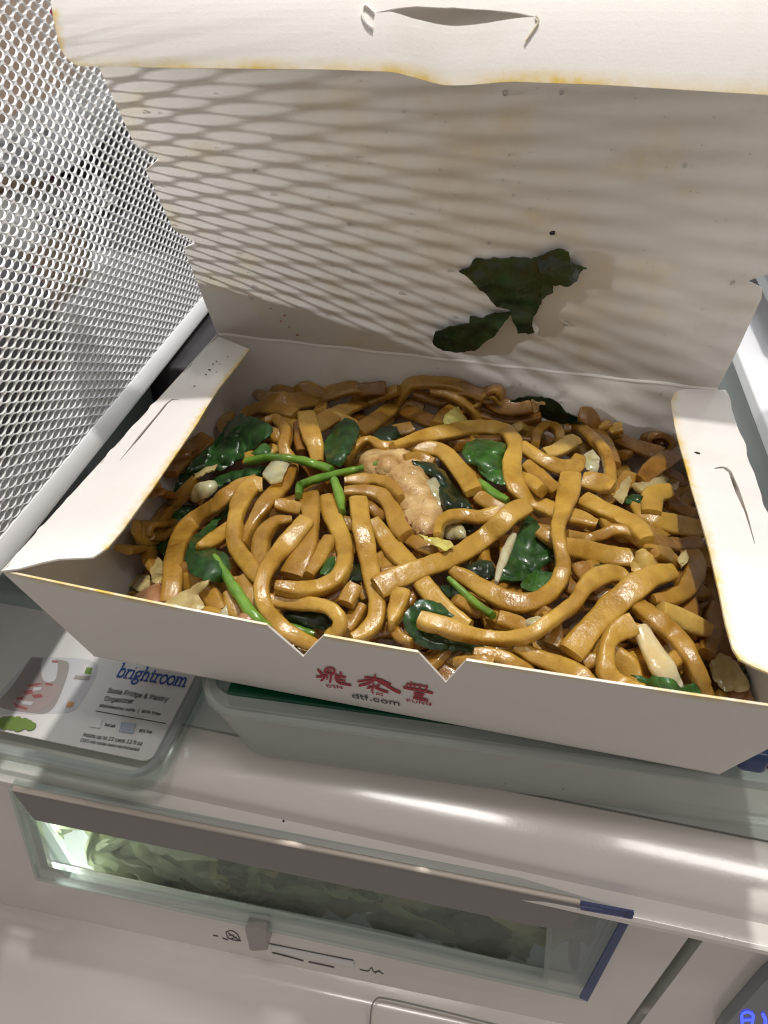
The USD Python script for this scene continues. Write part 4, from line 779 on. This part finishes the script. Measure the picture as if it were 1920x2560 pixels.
# --- right side, low
N('C', [(850, 950, 80), (960, 1030, 130), (1100, 1070, 150), (1250, 1100, 150), (1370, 1120, 130)], 'broad straight noodle disappearing under the right flap', 0)
N('C', [(960, 1210, 130), (1150, 1240, 130), (1350, 1230, 130)], 'dark noodle below the broad straight one at the right flap', 3)
N('C', [(1270, 1290, 170), (1320, 1400, 160), (1250, 1560, 140), (1130, 1640, 120), (990, 1660, 90)], 'noodle bending down beside the right flap', 1)
N('C', [(1110, 860, 110), (1180, 960, 120), (1300, 1010, 120)], 'dark noodle behind the crinkled cabbage near the right flap', 3)
leaf('C', [(690, 890), (740, 800), (810, 720), (830, 760), (800, 880), (760, 930)], 'torn cabbage sliver left of the tiny leaf at right', CABBAGE, 'cabbage_piece', 'cabbage', seed=8)
leaf('C', [(830, 790), (950, 770), (1030, 720), (1060, 700), (1120, 760), (1190, 770), (1170, 830), (1000, 840), (900, 850)], 'ragged cabbage piece peaked beside the right flap', CABBAGE, 'cabbage_piece', 'cabbage', seed=9)
leaf('C', [(770, 920), (840, 870), (920, 870), (925, 945), (850, 950)], 'tiny dark green leaf scrap among cabbage at right', LEAF, seed=10)
N('C', [(1120, 830, 120), (1000, 870, 150), (985, 1000, 140)], 'short noodle fold hooked over the broad straight one at right', 0)
leaf('C', [(480, 580), (560, 535), (600, 600), (570, 690), (500, 680)], 'pale white onion piece behind the double curl', ONION, 'onion_piece', 'onion', thick=0.0012, wrinkle=0.002, seed=3, lift=.0016, jag=6.0)
N('C', [(470, 750, 130), (620, 780, 150), (700, 810, 110)], 'plump short noodle bulging above the right tangle', 0)
N('C', [(50, 640, 100), (150, 730, 110), (280, 850, 110)], 'noodle slanting beneath the double curl', 1)
N('C', [(-100, 730, 110), (60, 760, 110), (170, 830, 90)], 'short noodle end with a nub, left of the double curl', 0)
leaf('C', [(550, 1390), (630, 1395), (610, 1430), (550, 1425)], 'tiny green scrap below the oval loop', LEAF, seed=11)
N('C', [(440, 1400, 130), (500, 1480, 130), (600, 1560, 110)], 'noodle hidden behind the long bottom noodle, right of the big U', 3)
leaf('B', [(1570, 1110), (1640, 1180), (1660, 1260), (1750, 1360), (1760, 1420), (1680, 1470), (1620, 1530), (1540, 1600), (1440, 1610), (1330, 1600), (1390, 1440), (1470, 1260)], 'glossy dark spinach leaf inside the big U noodle', LEAF, seed=12, wrinkle=.004)
leaf('C', [(0, 1530), (80, 1450), (160, 1420), (240, 1450), (265, 1480), (220, 1570), (130, 1600), (60, 1590), (0, 1560)], 'small curled spinach leaf at the bottom of the big U', LEAF2, seed=13)
stem('B', [(1450, 1260, 60), (1390, 1400, 75), (1320, 1610, 40)], 'pale brown stalk beside the leaf inside the big U', STALK, 'vegetable_stalk', 'vegetable stalk')
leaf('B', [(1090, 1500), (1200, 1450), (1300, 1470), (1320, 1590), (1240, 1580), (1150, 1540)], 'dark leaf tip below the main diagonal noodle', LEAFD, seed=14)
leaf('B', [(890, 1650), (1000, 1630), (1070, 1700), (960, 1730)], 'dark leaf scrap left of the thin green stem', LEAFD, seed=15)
N('B', [(1000, 1740, 90), (1100, 1800, 90), (1200, 1850, 80)], 'dull noodle behind the thin green stem in front', 1)
N('B', [(1330, 1880, 130), (1480, 1930, 130), (1590, 1990, 110)], 'noodle between big U and long bottom noodle', 1)
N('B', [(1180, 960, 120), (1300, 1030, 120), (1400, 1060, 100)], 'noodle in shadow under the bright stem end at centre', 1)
N('C', [(150, 1140, 100), (220, 1190, 100), (300, 1240, 100)], 'noodle behind the upper limb of the big U', 1)
N('C', [(340, 1170, 100), (480, 1190, 90), (600, 1170, 90), (700, 1130, 90), (820, 1150, 90), (930, 1220, 100), (960, 1300, 80)], 'wavy upper rim of the oval loop at right', 1)
N('C', [(330, 1250, 130), (500, 1280, 150), (680, 1320, 160), (870, 1340, 160)], 'straight lower limb of the oval loop at right', 0)
N('C', [(470, 890, 150), (600, 960, 140), (760, 1030, 140), (880, 1100, 140), (955, 1210, 110)], 'noodle sweeping right from behind the big U top', 0)
N('C', [(990, 1290, 100), (1090, 1320, 130), (1150, 1400, 120)], 'arched noodle end above the wide glossy one at right', 1)
leaf('C', [(1190, 1350), (1240, 1290), (1250, 1340), (1210, 1420)], 'grey-green cabbage bit by the arched noodle end', CABBAGE, 'cabbage_bit', 'cabbage', thick=0.001, wrinkle=0.002, seed=5, lift=.0016, jag=6.0)
leaf('C', [(860, 1400), (900, 1270), (970, 1340), (1020, 1400), (900, 1460), (830, 1470)], 'folded pale noodle skin above the wide glossy noodle', NOODLE[2], 'noodle_scrap', 'noodle', thick=.0016, wrinkle=.0012, seed=17)
# --- front right
N('C', [(1480, 1700, 150), (1440, 1900, 150), (1400, 2060, 130)], 'dark noodle against the front right, under the flap edge', 3)
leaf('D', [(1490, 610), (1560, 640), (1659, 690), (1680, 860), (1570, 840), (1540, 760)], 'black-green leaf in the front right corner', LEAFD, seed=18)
leaf('D', [(1430, 740), (1500, 730), (1560, 760), (1590, 840), (1420, 830)], 'brown wilted scrap in the front right corner', MEAT, 'leaf_scrap', 'scrap', seed=19)
leaf('D', [(1320, 600), (1380, 545), (1470, 590), (1530, 680), (1545, 745), (1410, 765), (1340, 680)], 'crumpled cabbage knob near the right flap corner', CABBAGE, 'cabbage_piece', 'cabbage', seed=20, wrinkle=.003)
leaf('D', [(1060, 500), (1130, 490), (1140, 540), (1090, 560)], 'pale onion chip between two front right noodles', ONION, 'onion_chip', 'onion', seed=21)
N('C', [(1050, 1720, 110), (1200, 1790, 150), (1340, 1850, 140), (1420, 1880, 110)], 'pale noodle pointing to the right flap, front right', 2)
N('D', [(1090, 600, 90), (1170, 560, 90), (1230, 640, 90)], 'noodle tip behind the white cabbage rib', 1)
strand('C', [(905, 1860, 110), (970, 1990, 165), (1070, 2160, 175), (1140, 2290, 150), (1180, 2360, 90)], 'large white cabbage rib in the front right', 0, name='cabbage_rib', material=CABWHITE, cat='cabbage', thick=.0032, power=2.6)
N('C', [(160, 1800, 90), (300, 1760, 110), (430, 1700, 90)], 'dim noodle under the wide glossy one, left part', 1)
leaf('D', [(270, 360), (330, 330), (420, 350), (400, 420), (300, 420)], 'pale onion shreds under the long bottom noodle', ONION, 'onion_shreds', 'onion', seed=24)
leaf('D', [(520, 390), (590, 340), (600, 400), (540, 430)], 'translucent onion sliver left of the wide glossy noodle', ONION, 'onion_sliver', 'onion', seed=25)
N('D', [(590, 600, 80), (650, 580, 80), (720, 600, 70)], 'short noodle stub left of the curl in front', 1)
leaf('D', [(640, 660), (690, 690), (740, 750), (670, 740)], 'small green leaf peeking over the front rim, right', LEAF, seed=22)
N('C', [(880, 1690, 150), (1010, 1790, 140), (1140, 1900, 140), (1230, 2010, 125), (1300, 2130, 115), (1350, 2250, 110), (1410, 2400, 110)], 'long noodle descending to the front rim at far right', 1)
leaf('D', [(870, 660), (960, 690), (1050, 670), (1120, 700), (1150, 740), (1230, 700), (1270, 780), (1270, 830), (1100, 815), (950, 790), (960, 740)], 'ruffled spinach leaf along the front rim at right', LEAF2, seed=23, wrinkle=.004)
N('C', [(850, 1830, 190), (740, 1880, 150), (660, 1980, 115), (640, 2090, 115), (650, 2190, 130), (720, 2280, 150), (830, 2330, 150), (950, 2320, 80)], 'C-shaped noodle curl touching the front rim at right', 0)
# --- left side
N('A', [(85, 1360, 140), (215, 1360, 140)], 'square cut noodle end lying by the left wall', 1)
leaf('A', [(100, 1770), (230, 1700), (360, 1640), (370, 1750), (320, 1830), (200, 1800)], 'brown meat chunk in the front left corner', MEAT, 'meat_chunk', 'meat', thick=.0014, wrinkle=.0025, seed=7, lift=.0016, jag=6.0)
leaf('A', [(130, 1640), (180, 1550), (280, 1560), (290, 1680), (230, 1690)], 'thin cabbage flake in the front left corner', CABBAGE, 'cabbage_flake', 'cabbage', seed=31)
leaf('A', [(290, 1520), (340, 1420), (380, 1470), (370, 1620), (310, 1620)], 'cabbage shred between the two leftmost noodles', CABBAGE, 'cabbage_shred', 'cabbage', seed=32)
leaf('A', [(65, 1770), (100, 1700), (130, 1720), (90, 1780)], 'white scrap in the very front left corner', ONION, 'onion_scrap', 'onion', seed=33)
N('A', [(680, 1620, 130), (760, 1730, 150), (830, 1840, 100)], 'noodle below the long green stem, front left', 1)
N('A', [(880, 1700, 100), (930, 1830, 120), (1010, 1900, 100)], 'noodle crossed by the long green stem, front left', 1)
N('A', [(620, 1860, 120), (740, 1860, 130), (860, 1890, 90)], 'noodle lying along the front rim beside the cabbage', 0)
N('A', [(980, 1590, 120), (1030, 1700, 120), (1100, 1850, 110)], 'noodle behind the tall hook noodle, front left', 1)
leaf('A', [(960, 1920), (1010, 1870), (1080, 1900), (1130, 1960), (1000, 1955)], 'reddish meat bit at the front rim', MEAT, 'meat_bit', 'meat', thick=0.002, wrinkle=0.002, seed=9, lift=.0016, jag=6.0)
leaf('A', [(810, 1840), (860, 1790), (880, 1880), (850, 1900)], 'glassy onion bit beside the long stem', ONION, 'onion_bit', 'onion', seed=34)
leaf('A', [(470, 940), (480, 870), (560, 760), (680, 640), (800, 510), (870, 410), (940, 355), (1060, 370), (1150, 420), (1205, 460), (1180, 520), (1090, 590), (1000, 660), (900, 740), (840, 760), (720, 760), (600, 830), (520, 900)], 'largest spinach leaf at upper left of the pile', LEAF, seed=40, wrinkle=.0036)
leaf('A', [(1050, 640), (1100, 590), (1160, 570), (1190, 630), (1120, 680)], 'frilly green leaf tip under the largest leaf', LEAF2, seed=41)
leaf('A', [(690, 880), (780, 830), (900, 790), (1000, 760), (1160, 740), (1150, 790), (1000, 830), (900, 850), (800, 890)], 'wet narrow leaf under the long horizontal stem', LEAF, seed=42)
leaf('A', [(625, 800), (700, 760), (790, 735), (780, 770), (700, 790), (640, 830)], 'thin tan flake on the largest leaf edge', CABBAGE, 'cabbage_flake', 'cabbage', seed=43)
N('A', [(630, 830, 40), (560, 910, 65), (480, 1010, 85), (380, 1110, 100), (320, 1200, 105), (280, 1310, 110), (275, 1420, 105), (290, 1500, 50)], 'leftmost noodle, curving down the left side', 1)
leaf('A', [(340, 1370), (360, 1250), (420, 1140), (500, 1050), (570, 1030), (620, 1060), (540, 1150), (470, 1230), (430, 1330), (390, 1420)], 'spinach leaf squeezed between the two leftmost noodles', LEAF, seed=44)
leaf('A', [(600, 940), (660, 870), (760, 860), (775, 900), (700, 970), (620, 1000)], 'glassy onion piece below the largest leaf', ONION, 'onion_piece', 'onion', thick=0.0012, wrinkle=0.002, seed=11, lift=.0016, jag=6.0)
leaf('A', [(560, 1440), (590, 1300), (640, 1250), (750, 1160), (860, 1030), (900, 1010), (880, 1080), (790, 1180), (720, 1300), (780, 1380), (860, 1400), (880, 1500), (830, 1590), (720, 1600), (600, 1550)], 'spinach leaf in the hollow right of the second noodle', LEAF, seed=45, wrinkle=.004)
N('A', [(1090, 845, 90), (1010, 870, 105), (930, 905, 115), (780, 1030, 140), (600, 1160, 150), (510, 1290, 150), (465, 1450, 150), (455, 1600, 150), (430, 1770, 140)], 'thick noodle bending down, second from the left wall', 1)
leaf('A', [(350, 1830), (430, 1760), (520, 1690), (620, 1640), (740, 1600), (680, 1660), (645, 1700), (690, 1800), (660, 1850), (500, 1860)], 'pale cabbage leaf across the foot of the second noodle', CABBAGE, 'cabbage_leaf', 'cabbage', seed=46, wrinkle=.003)
N('A', [(910, 1190, 120), (770, 1290, 130), (680, 1330, 90), (635, 1345, 40)], 'short noodle with a pointed tip, left of the hook', 0)
stem('A', [(770, 1410, 50), (860, 1560, 90), (950, 1700, 100), (1040, 1830, 100), (1130, 1910, 80), (1180, 1940, 60)], 'long bright green stem slanting to the front rim')
stem('A', [(1290, 1915, 50), (1400, 1960, 70), (1520, 2000, 55)], 'green stem end at the front rim behind the notch')
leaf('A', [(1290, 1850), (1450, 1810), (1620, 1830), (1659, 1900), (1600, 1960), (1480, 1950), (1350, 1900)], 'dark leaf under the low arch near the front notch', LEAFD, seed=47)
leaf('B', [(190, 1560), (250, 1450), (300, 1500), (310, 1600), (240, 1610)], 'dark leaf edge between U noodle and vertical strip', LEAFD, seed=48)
leaf('B', [(0, 1560), (60, 1440), (110, 1420), (110, 1490), (60, 1560)], 'green leaf seen through the left U noodle', LEAF2, seed=49)
N('A', [(1230, 1030, 100), (1320, 1040, 110), (1430, 1065, 110)], 'horizontal noodle stub between hook and loop, left', 1)
N('B', [(70, 1290, 110), (0, 1430, 115), (-90, 1570, 90)], 'short noodle inside the left U', 1)
N('B', [(260, 1640, 130), (190, 1770, 150)], 'square noodle chunk under the left U', 1)
N('B', [(310, 1790, 100), (250, 1890, 120), (190, 1980, 100)], 'noodle leaning on the front rim by the notch', 1)
N('B', [(560, 1950, 100), (600, 2020, 90), (690, 2070, 60)], 'small noodle bend at the front rim between the notches', 1)
N('A', [(1340, 1150, 60), (1220, 1170, 110), (1130, 1270, 130), (1115, 1400, 130), (1150, 1500, 100)], 'arched noodle inside the left loop', 1)
N('A', [(1335, 740, 130), (1275, 880, 140), (1175, 990, 140), (1090, 1110, 115), (1025, 1250, 80), (1000, 1340, 55)], 'noodle tapering down inside the left loop', 1)
N('A', [(1480, 955, 165), (1490, 1080, 150), (1490, 1220, 130), (1440, 1380, 170), (1345, 1560, 190)], 'flat noodle with square top end, behind the hook', 1)
N('B', [(-420, 1740, 100), (-210, 1765, 105), (-50, 1770, 110), (70, 1800, 110), (145, 1880, 110), (140, 1960, 100), (80, 2010, 90)], 'low arched noodle above the front notch', 0)
N('A', [(1130, 880, 140), (1040, 890, 165), (960, 1020, 150), (920, 1190, 120), (930, 1330, 130), (1000, 1440, 135), (1090, 1550, 120), (1160, 1620, 100)], 'bright twisted ribbon forming the left loop', 0)
N('B', [(50, 980, 120), (90, 1110, 150), (160, 1260, 140), (190, 1420, 115), (145, 1560, 120), (20, 1640, 125), (-150, 1665, 120), (-330, 1645, 95)], 'U-shaped noodle left of centre', 0)
N('A', [(1455, 1145, 140), (1340, 1290, 150), (1230, 1410, 130), (1150, 1540, 118), (1120, 1680, 118), (1165, 1820, 120), (1280, 1950, 120), (1420, 2040, 110), (1530, 2085, 95)], 'hook-shaped noodle that droops into the front notch', 0)
leaf('A', [(1130, 820), (1230, 690), (1320, 710), (1280, 850), (1190, 875)], 'translucent onion square lying over the long stem', ONION, 'onion_square', 'onion', thick=0.0012, wrinkle=0.002, seed=12, lift=.0016, jag=6.0)
# --- centre
N('B', [(660, 1290, 100), (780, 1340, 130), (900, 1385, 120), (1010, 1410, 90)], 'noodle behind the main diagonal, below the chicken', 1)
N('B', [(380, 1060, 100), (430, 1100, 100), (470, 1120, 80)], 'noodle stub behind the cut-ended noodle', 3)
ck = thing('chicken_piece', 'piece of pale chicken with a charred spot, at centre', 'chicken')
lump('B', [(350, 690), (430, 665), (500, 680), (560, 645), (600, 600), (612, 655), (690, 705), (760, 780), (785, 880), (830, 990), (865, 1070), (840, 1130), (820, 1235), (740, 1200), (675, 1120), (640, 1030), (610, 950), (560, 880), (460, 800), (370, 770)], None, CHICKEN, 'meat', None, .006, 13, .0014, lift=-.0018, parent=ck)
lump('B', [(640, 1130), (680, 1100), (760, 1150), (830, 1210), (835, 1255), (740, 1215)], 'grey-brown tip of the chicken', MEAT, 'tip', None, .0012, 14, .0004, parent=ck)
lump('B', [(700, 1105), (745, 1085), (750, 1100), (710, 1120)], 'black charred spot', CHAR, 'charred_spot', None, .001, 15, .0002, parent=ck)
leaf('B', [(800, 870), (860, 830), (900, 950), (910, 1060), (860, 1000)], 'glossy onion edge between chicken and dark leaf', ONION, 'onion_edge', 'onion', thick=0.0012, wrinkle=0.002, seed=16, lift=.0016, jag=6.0)
N('B', [(620, 690, 80), (740, 680, 100), (850, 720, 90)], 'brown noodle just behind the chicken', 1)
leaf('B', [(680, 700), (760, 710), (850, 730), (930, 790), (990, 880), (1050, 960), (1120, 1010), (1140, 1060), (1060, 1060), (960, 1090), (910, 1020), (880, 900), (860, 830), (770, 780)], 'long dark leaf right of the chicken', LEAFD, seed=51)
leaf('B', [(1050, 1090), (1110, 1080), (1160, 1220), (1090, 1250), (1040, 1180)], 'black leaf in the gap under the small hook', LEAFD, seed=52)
leaf('B', [(930, 1230), (990, 1170), (1060, 1200), (1080, 1260), (960, 1270)], 'brown onion bit under the small hook', ONION, 'onion_bit', 'onion', thick=0.0012, wrinkle=0.002, seed=17, lift=.0016, jag=6.0)
leaf('B', [(740, 1260), (830, 1275), (930, 1300), (1005, 1345), (920, 1385), (850, 1320)], 'yellow-green leaf slip above the main diagonal', YELLOWLEAF, 'cabbage_slip', 'cabbage', seed=53)
N('B', [(180, 850, 80), (300, 845, 110), (430, 850, 105), (540, 900, 95), (610, 990, 70)], 'dark glossy noodle curving round the chicken', 1)
N('B', [(190, 940, 90), (330, 930, 110), (460, 960, 120), (540, 1060, 140), (580, 1170, 150), (650, 1260, 145)], 'S-shaped noodle with a cut end below the chicken', 1)
N('B', [(390, 1140, 120), (480, 1270, 150), (580, 1390, 165), (700, 1510, 150), (790, 1640, 150), (900, 1770, 140), (1000, 1860, 130), (1130, 1935, 100)], 'long diagonal noodle passing under the main one', 0)
N('B', [(610, 1680, 150), (570, 1830, 135), (530, 1940, 50)], 'pointed noodle end beside the vertical strip, front', 0)
leaf('B', [(1070, 640), (1090, 580), (1170, 545), (1290, 545), (1390, 580), (1370, 700), (1370, 800), (1390, 880), (1300, 870), (1220, 810), (1190, 720), (1110, 710)], 'bright green spinach leaf framed by the big back loop', LEAF2, seed=54, wrinkle=.004)
stem('B', [(1200, 860, 85), (1300, 940, 90), (1410, 1000, 75)], 'bright stem below the framed green leaf')
N('C', [(180, 560, 100), (280, 530, 130), (390, 465, 130), (430, 500, 90)], 'upper band of the double curl at back right', 2)
N('C', [(10, 500, 100), (150, 590, 110), (280, 650, 135), (400, 655, 150), (445, 590, 110)], 'lower band of the double curl at back right', 0)
N('B', [(1480, 440, 80), (1545, 475, 85)], 'torn noodle end poking out left of the double curl', 2)
N('B', [(190, 710, 55), (280, 590, 62), (370, 545, 62), (470, 595, 85), (600, 590, 90), (750, 605, 105), (900, 620, 115), (1000, 710, 140), (1090, 820, 150), (1155, 930, 150)], 'noodle bent over the chicken with a square end', 0)
N('B', [(540, 590, 60), (650, 555, 75), (800, 510, 110), (950, 480, 125), (1130, 450, 130), (1290, 450, 130), (1410, 485, 130), (1465, 580, 120), (1440, 700, 140), (1455, 850, 145), (1540, 970, 140), (1680, 1040, 145), (1820, 1090, 140), (1950, 1130, 130), (2070, 1180, 90)], 'long bright noodle arching over the back and down the right', 0)
leaf('B', [(40, 560), (110, 450), (190, 390), (250, 390), (300, 470), (280, 540), (240, 610), (190, 690), (140, 740), (60, 710), (35, 620)], 'rolled dark leaf standing above the crossing stems', LEAF, seed=55, wrinkle=.004, lift=.002)
stem('B', [(-550, 700, 70), (-360, 670, 80), (-160, 690, 80), (0, 735, 80), (90, 765, 85)], 'long horizontal green stem from the largest leaf')
stem('B', [(-160, 960, 75), (-150, 880, 75)], 'short upright stem at the left end of the crossing')
stem('B', [(-150, 880, 70), (-60, 845, 80), (50, 815, 80), (150, 790, 75), (350, 745, 68), (535, 700, 66)], 'straight green stem crossing over the chicken')
stem('B', [(105, 840, 90), (145, 960, 100), (170, 1080, 65)], 'bright stem hanging down from the crossing')
N('B', [(285, 985, 155), (310, 1150, 150), (340, 1320, 150), (370, 1480, 150), (400, 1640, 130), (430, 1780, 140), (410, 1900, 140), (330, 1990, 120), (240, 2040, 80)], 'straight vertical strip of noodle at centre left', 0)
# --- right centre, top layer
N('B', [(1880, 800, 160), (1860, 940, 165), (1820, 1070, 130), (1785, 1220, 100), (1805, 1370, 100), (1820, 1520, 115), (1750, 1660, 135), (1620, 1745, 150), (1450, 1755, 160), (1250, 1670, 145), (1080, 1570, 120), (990, 1520, 90)], 'biggest U-shaped noodle, right of centre', 0)
N('B', [(885, 1280, 70), (895, 1180, 75), (960, 1125, 90), (1080, 1110, 100), (1200, 1120, 100), (1340, 1080, 105)], 'small hook-shaped noodle right of the chicken', 0)
stem('B', [(960, 1580, 60), (1060, 1670, 70), (1170, 1770, 75), (1295, 1855, 80)], 'thin green stem below the main diagonal noodle')
N('B', [(430, 1655, 185), (600, 1565, 170), (800, 1490, 150), (1000, 1420, 150), (1180, 1310, 150), (1330, 1190, 150), (1440, 1090, 150), (1550, 1035, 150)], 'main diagonal noodle, broad and flat, topmost at centre', 0)
leaf('B', [(640, 1850), (720, 1760), (800, 1750), (930, 1790), (1030, 1870), (820, 1870), (770, 1930), (840, 2000), (1000, 2040), (1180, 2090), (1400, 2140), (1560, 2210), (1400, 2180), (1200, 2140), (1000, 2115), (850, 2100), (720, 2050), (650, 1960)], 'dark leaf cupping the round end of the long bottom noodle', LEAF, seed=56, wrinkle=.003)
N('D', [(-40, 545, 75), (120, 565, 85), (230, 625, 90), (330, 685, 80), (490, 725, 50)], 'noodle parallel to the front rim at centre', 1)
N('D', [(-120, 590, 60), (0, 585, 60), (60, 600, 60)], 'short noodle tucked in the right notch', 1)
N('D', [(200, 500, 70), (330, 560, 90), (450, 605, 110), (560, 665, 130), (650, 745, 110)], 'noodle sliding down to the front rim, right of centre', 0)
N('B', [(750, 1885, 120), (850, 1915, 130), (1000, 1960, 130), (1150, 2010, 110), (1300, 2030, 100), (1450, 2030, 100), (1600, 1990, 95), (1750, 1880, 100), (1900, 1770, 110), (1980, 1650, 125), (2080, 1570, 150), (2200, 1545, 140), (2310, 1600, 100)], 'long bottom noodle with a round end, sweeping up right', 0)
N('C', [(380, 2050, 200), (480, 1920, 190), (610, 1780, 190), (740, 1650, 190), (870, 1545, 185), (1000, 1470, 170), (1140, 1440, 140)], 'widest glossy noodle with a ragged end, front right', 0)
lump('D', [(755, 318), (780, 312), (785, 325), (762, 330)], 'dark pepper flake on the widest glossy noodle', CHAR, 'pepper_flake', 'flake', .0008, 18, .0002)
shown = {}
for px, zt, m, tone in FILL:      # of the buried noodles only those that show between the others
    ok = 0
    for (x, y), zz in zip(px, zt):
        ok += zbuf[min(max(int(y / ZG), 0), GH - 1), min(max(int(x / ZG), 0), GW - 1)] < zz + .0016
    if ok < 2 or len(px) < 4: continue
    mid = px[len(px) // 2]; d_ = [np.hypot(*(q_[0] - mid)) for q_ in SPOTS]
    shown.setdefault(SPOTS[int(np.argmin(d_))][1], []).append((mid[1], m, tone))
for nb, many in shown.items():
    many.sort(key=lambda q_: q_[0]); words = ['backmost', 'second', 'third', 'fourth', 'fifth', 'sixth', 'seventh', 'eighth', 'ninth']
    for i, (_, m, tone) in enumerate(many):
        lead = 'buried noodle under the ' if len(many) == 1 else f'{words[min(i, 8)]} buried noodle under the '
        obj('noodle', m, NOODLE[tone], None, smooth=50, label=' '.join((lead + nb).replace(',', '').split()[:16]), cat='noodle', group=GB)
pool = trimesh.creation.extrude_polygon(rounded(-W_ + IX + .0008, W_ - IX - .0008, IY + .0008, D_ - IY - .0008, .003), .0016, engine='earcut'); pool.apply_translation([0, 0, .0006])
obj('brown_sauce', pool, food('brown_sauce_pool', (.10, .040, .008), (.18, .08, .018), .15, coat=1.0), None, label='thin pool of brown sauce under the noodles in the box', cat='sauce', kind='stuff')
# --- leaf stuck to the lid
def lid_leaf(polys, label):
    th_ = thing('spinach_leaf', label, 'spinach leaf')
    for i, (pts, nm) in enumerate(polys):
        uv = inv_lid(tpx('L', pts)[:, :2]); q = spline(np.vstack([uv, uv[:1]]) * [.2, 1], len(uv) * 5)[:-1]; q = np.array(Polygon(np.asarray(uv) * [.2, 1]).segmentize(.0012).exterior.coords)[:-1]; q = q + (np.stack([meshkit.fbm(np.c_[q * 420, q[:, :1] * 0], 3, 4), meshkit.fbm(np.c_[q * 420, q[:, :1] * 0], 3, 9)], 1) - .5) * .0022; pg = Polygon(q).buffer(0); pg = max(getattr(pg, 'geoms', [pg]), key=lambda g: g.area)
        p, t = fill(pg, .0009); P_ = p / [.2, 1]; X = lidS(P_); n = lid_n(P_); b = np.c_[0 * P_[:, 0], .0016 * np.sin(P_[:, 0] * 6.2 + P_[:, 1] * 30), 0 * P_[:, 0]]
        hgt = .0008 + .0005 * i + .0026 * np.abs(meshkit.noise(np.c_[p * 90, p[:, :1] * 0], 31 + i) - .45) + .0015 * meshkit.noise(np.c_[p * 200, p[:, :1] * 0], 33 + i)
        V = X + b + n * hgt[:, None]
        tt = t if np.cross(V[t[0, 1]] - V[t[0, 0]], V[t[0, 2]] - V[t[0, 0]]) @ n[t[0, 0]] > 0 else t[:, ::-1]
        v, f = sheet(V, tt, .0006); obj(nm, trimesh.Trimesh(v, f, process=False), LIDLEAF, th_, smooth=60)
lid_leaf([([(325, 1160), (400, 1110), (500, 1100), (660, 1095), (675, 1180), (690, 1240), (680, 1300), (650, 1350), (650, 1415), (590, 1420), (560, 1370), (550, 1330), (490, 1305), (430, 1240), (380, 1190)], 'blade'), ([(660, 1095), (720, 1065), (760, 1055), (800, 1075), (815, 1110), (870, 1135), (830, 1190), (780, 1212), (730, 1200), (735, 1232), (680, 1258), (675, 1170)], 'folded_lobe'),
          ([(215, 1450), (230, 1410), (280, 1385), (370, 1372), (375, 1345), (420, 1350), (500, 1330), (560, 1325), (520, 1375), (470, 1435), (410, 1480), (350, 1505), (260, 1490)], 'curled_tip')], 'wilted dark spinach leaf stuck on the inside of the lid')
c_ = inv_lid(tpx('L', [(725, 1000)])[:, :2]); X = lidS(c_)[0] + lid_n(c_)[0] * .0006
m = trimesh.creation.icosphere(2, .0011); m.vertices = m.vertices * [1, .5, .8] * (1 + .5 * (meshkit.noise(m.vertices * 1800, 3) - .5))[:, None] + X
cb = thing('crumb', 'dark crumb with a thin thread on the lid above the leaf', 'crumb'); obj('grain', m, CHAR, cb); tp_ = lidS(inv_lid(tpx('L', [(735, 1015), (750, 1018), (768, 1012)])[:, :2])) + lid_n(c_)[0] * .0005; obj('thread', tube(tp_, .00018, 6), CHAR, cb)
sp = []
for (x, y, r) in [(1230, 1360, .0006), (1215, 1385, .0005), (1285, 1445, .0006), (1250, 1410, .0004), (1170, 1330, .0004), (1075, 1275, .0004)]:
    c2 = inv_lid([[x / 1.728, y / 1.728]]); q = lidS(c2)[0] + lid_n(c2)[0] * .0003; mm = trimesh.creation.icosphere(1, r); mm.vertices = mm.vertices * [1, .4, .8] + q; sp.append(mm)
obj('sauce_specks', cat_(*sp), MEAT, None, label='brown sauce specks low on the left of the lid', cat='specks', kind='stuff')
fk = []
for (x, y, r) in [(985, 160, .0004), (935, 178, .0003), (920, 190, .0003), (905, 215, .0004), (935, 225, .0003), (890, 235, .0003), (950, 190, .0002), (840, 285, .0003)]:
    q = at_plane([[x * .5787, 800 + y * .5787]], [0, 0, 1], H_ + .0022)[0]; mm = trimesh.creation.icosphere(1, r); mm.vertices = mm.vertices * [1.4, .8, .5] + q; fk.append(mm)
for (x, y, r) in [(255, 1474, .0009), (240, 1470, .0005), (285, 1625, .0005), (215, 1655, .0005)]:
    q = at_plane([zr(x, y)], [0, 0, 1], H_ + .0026)[0]; mm = trimesh.creation.icosphere(1, r); mm.vertices = mm.vertices * [1.2, .8, .4] + q; fk.append(mm)
obj('pepper_specks', cat_(*fk), CHAR, None, label='fine dark pepper specks on the folded side flaps', cat='specks', kind='stuff')
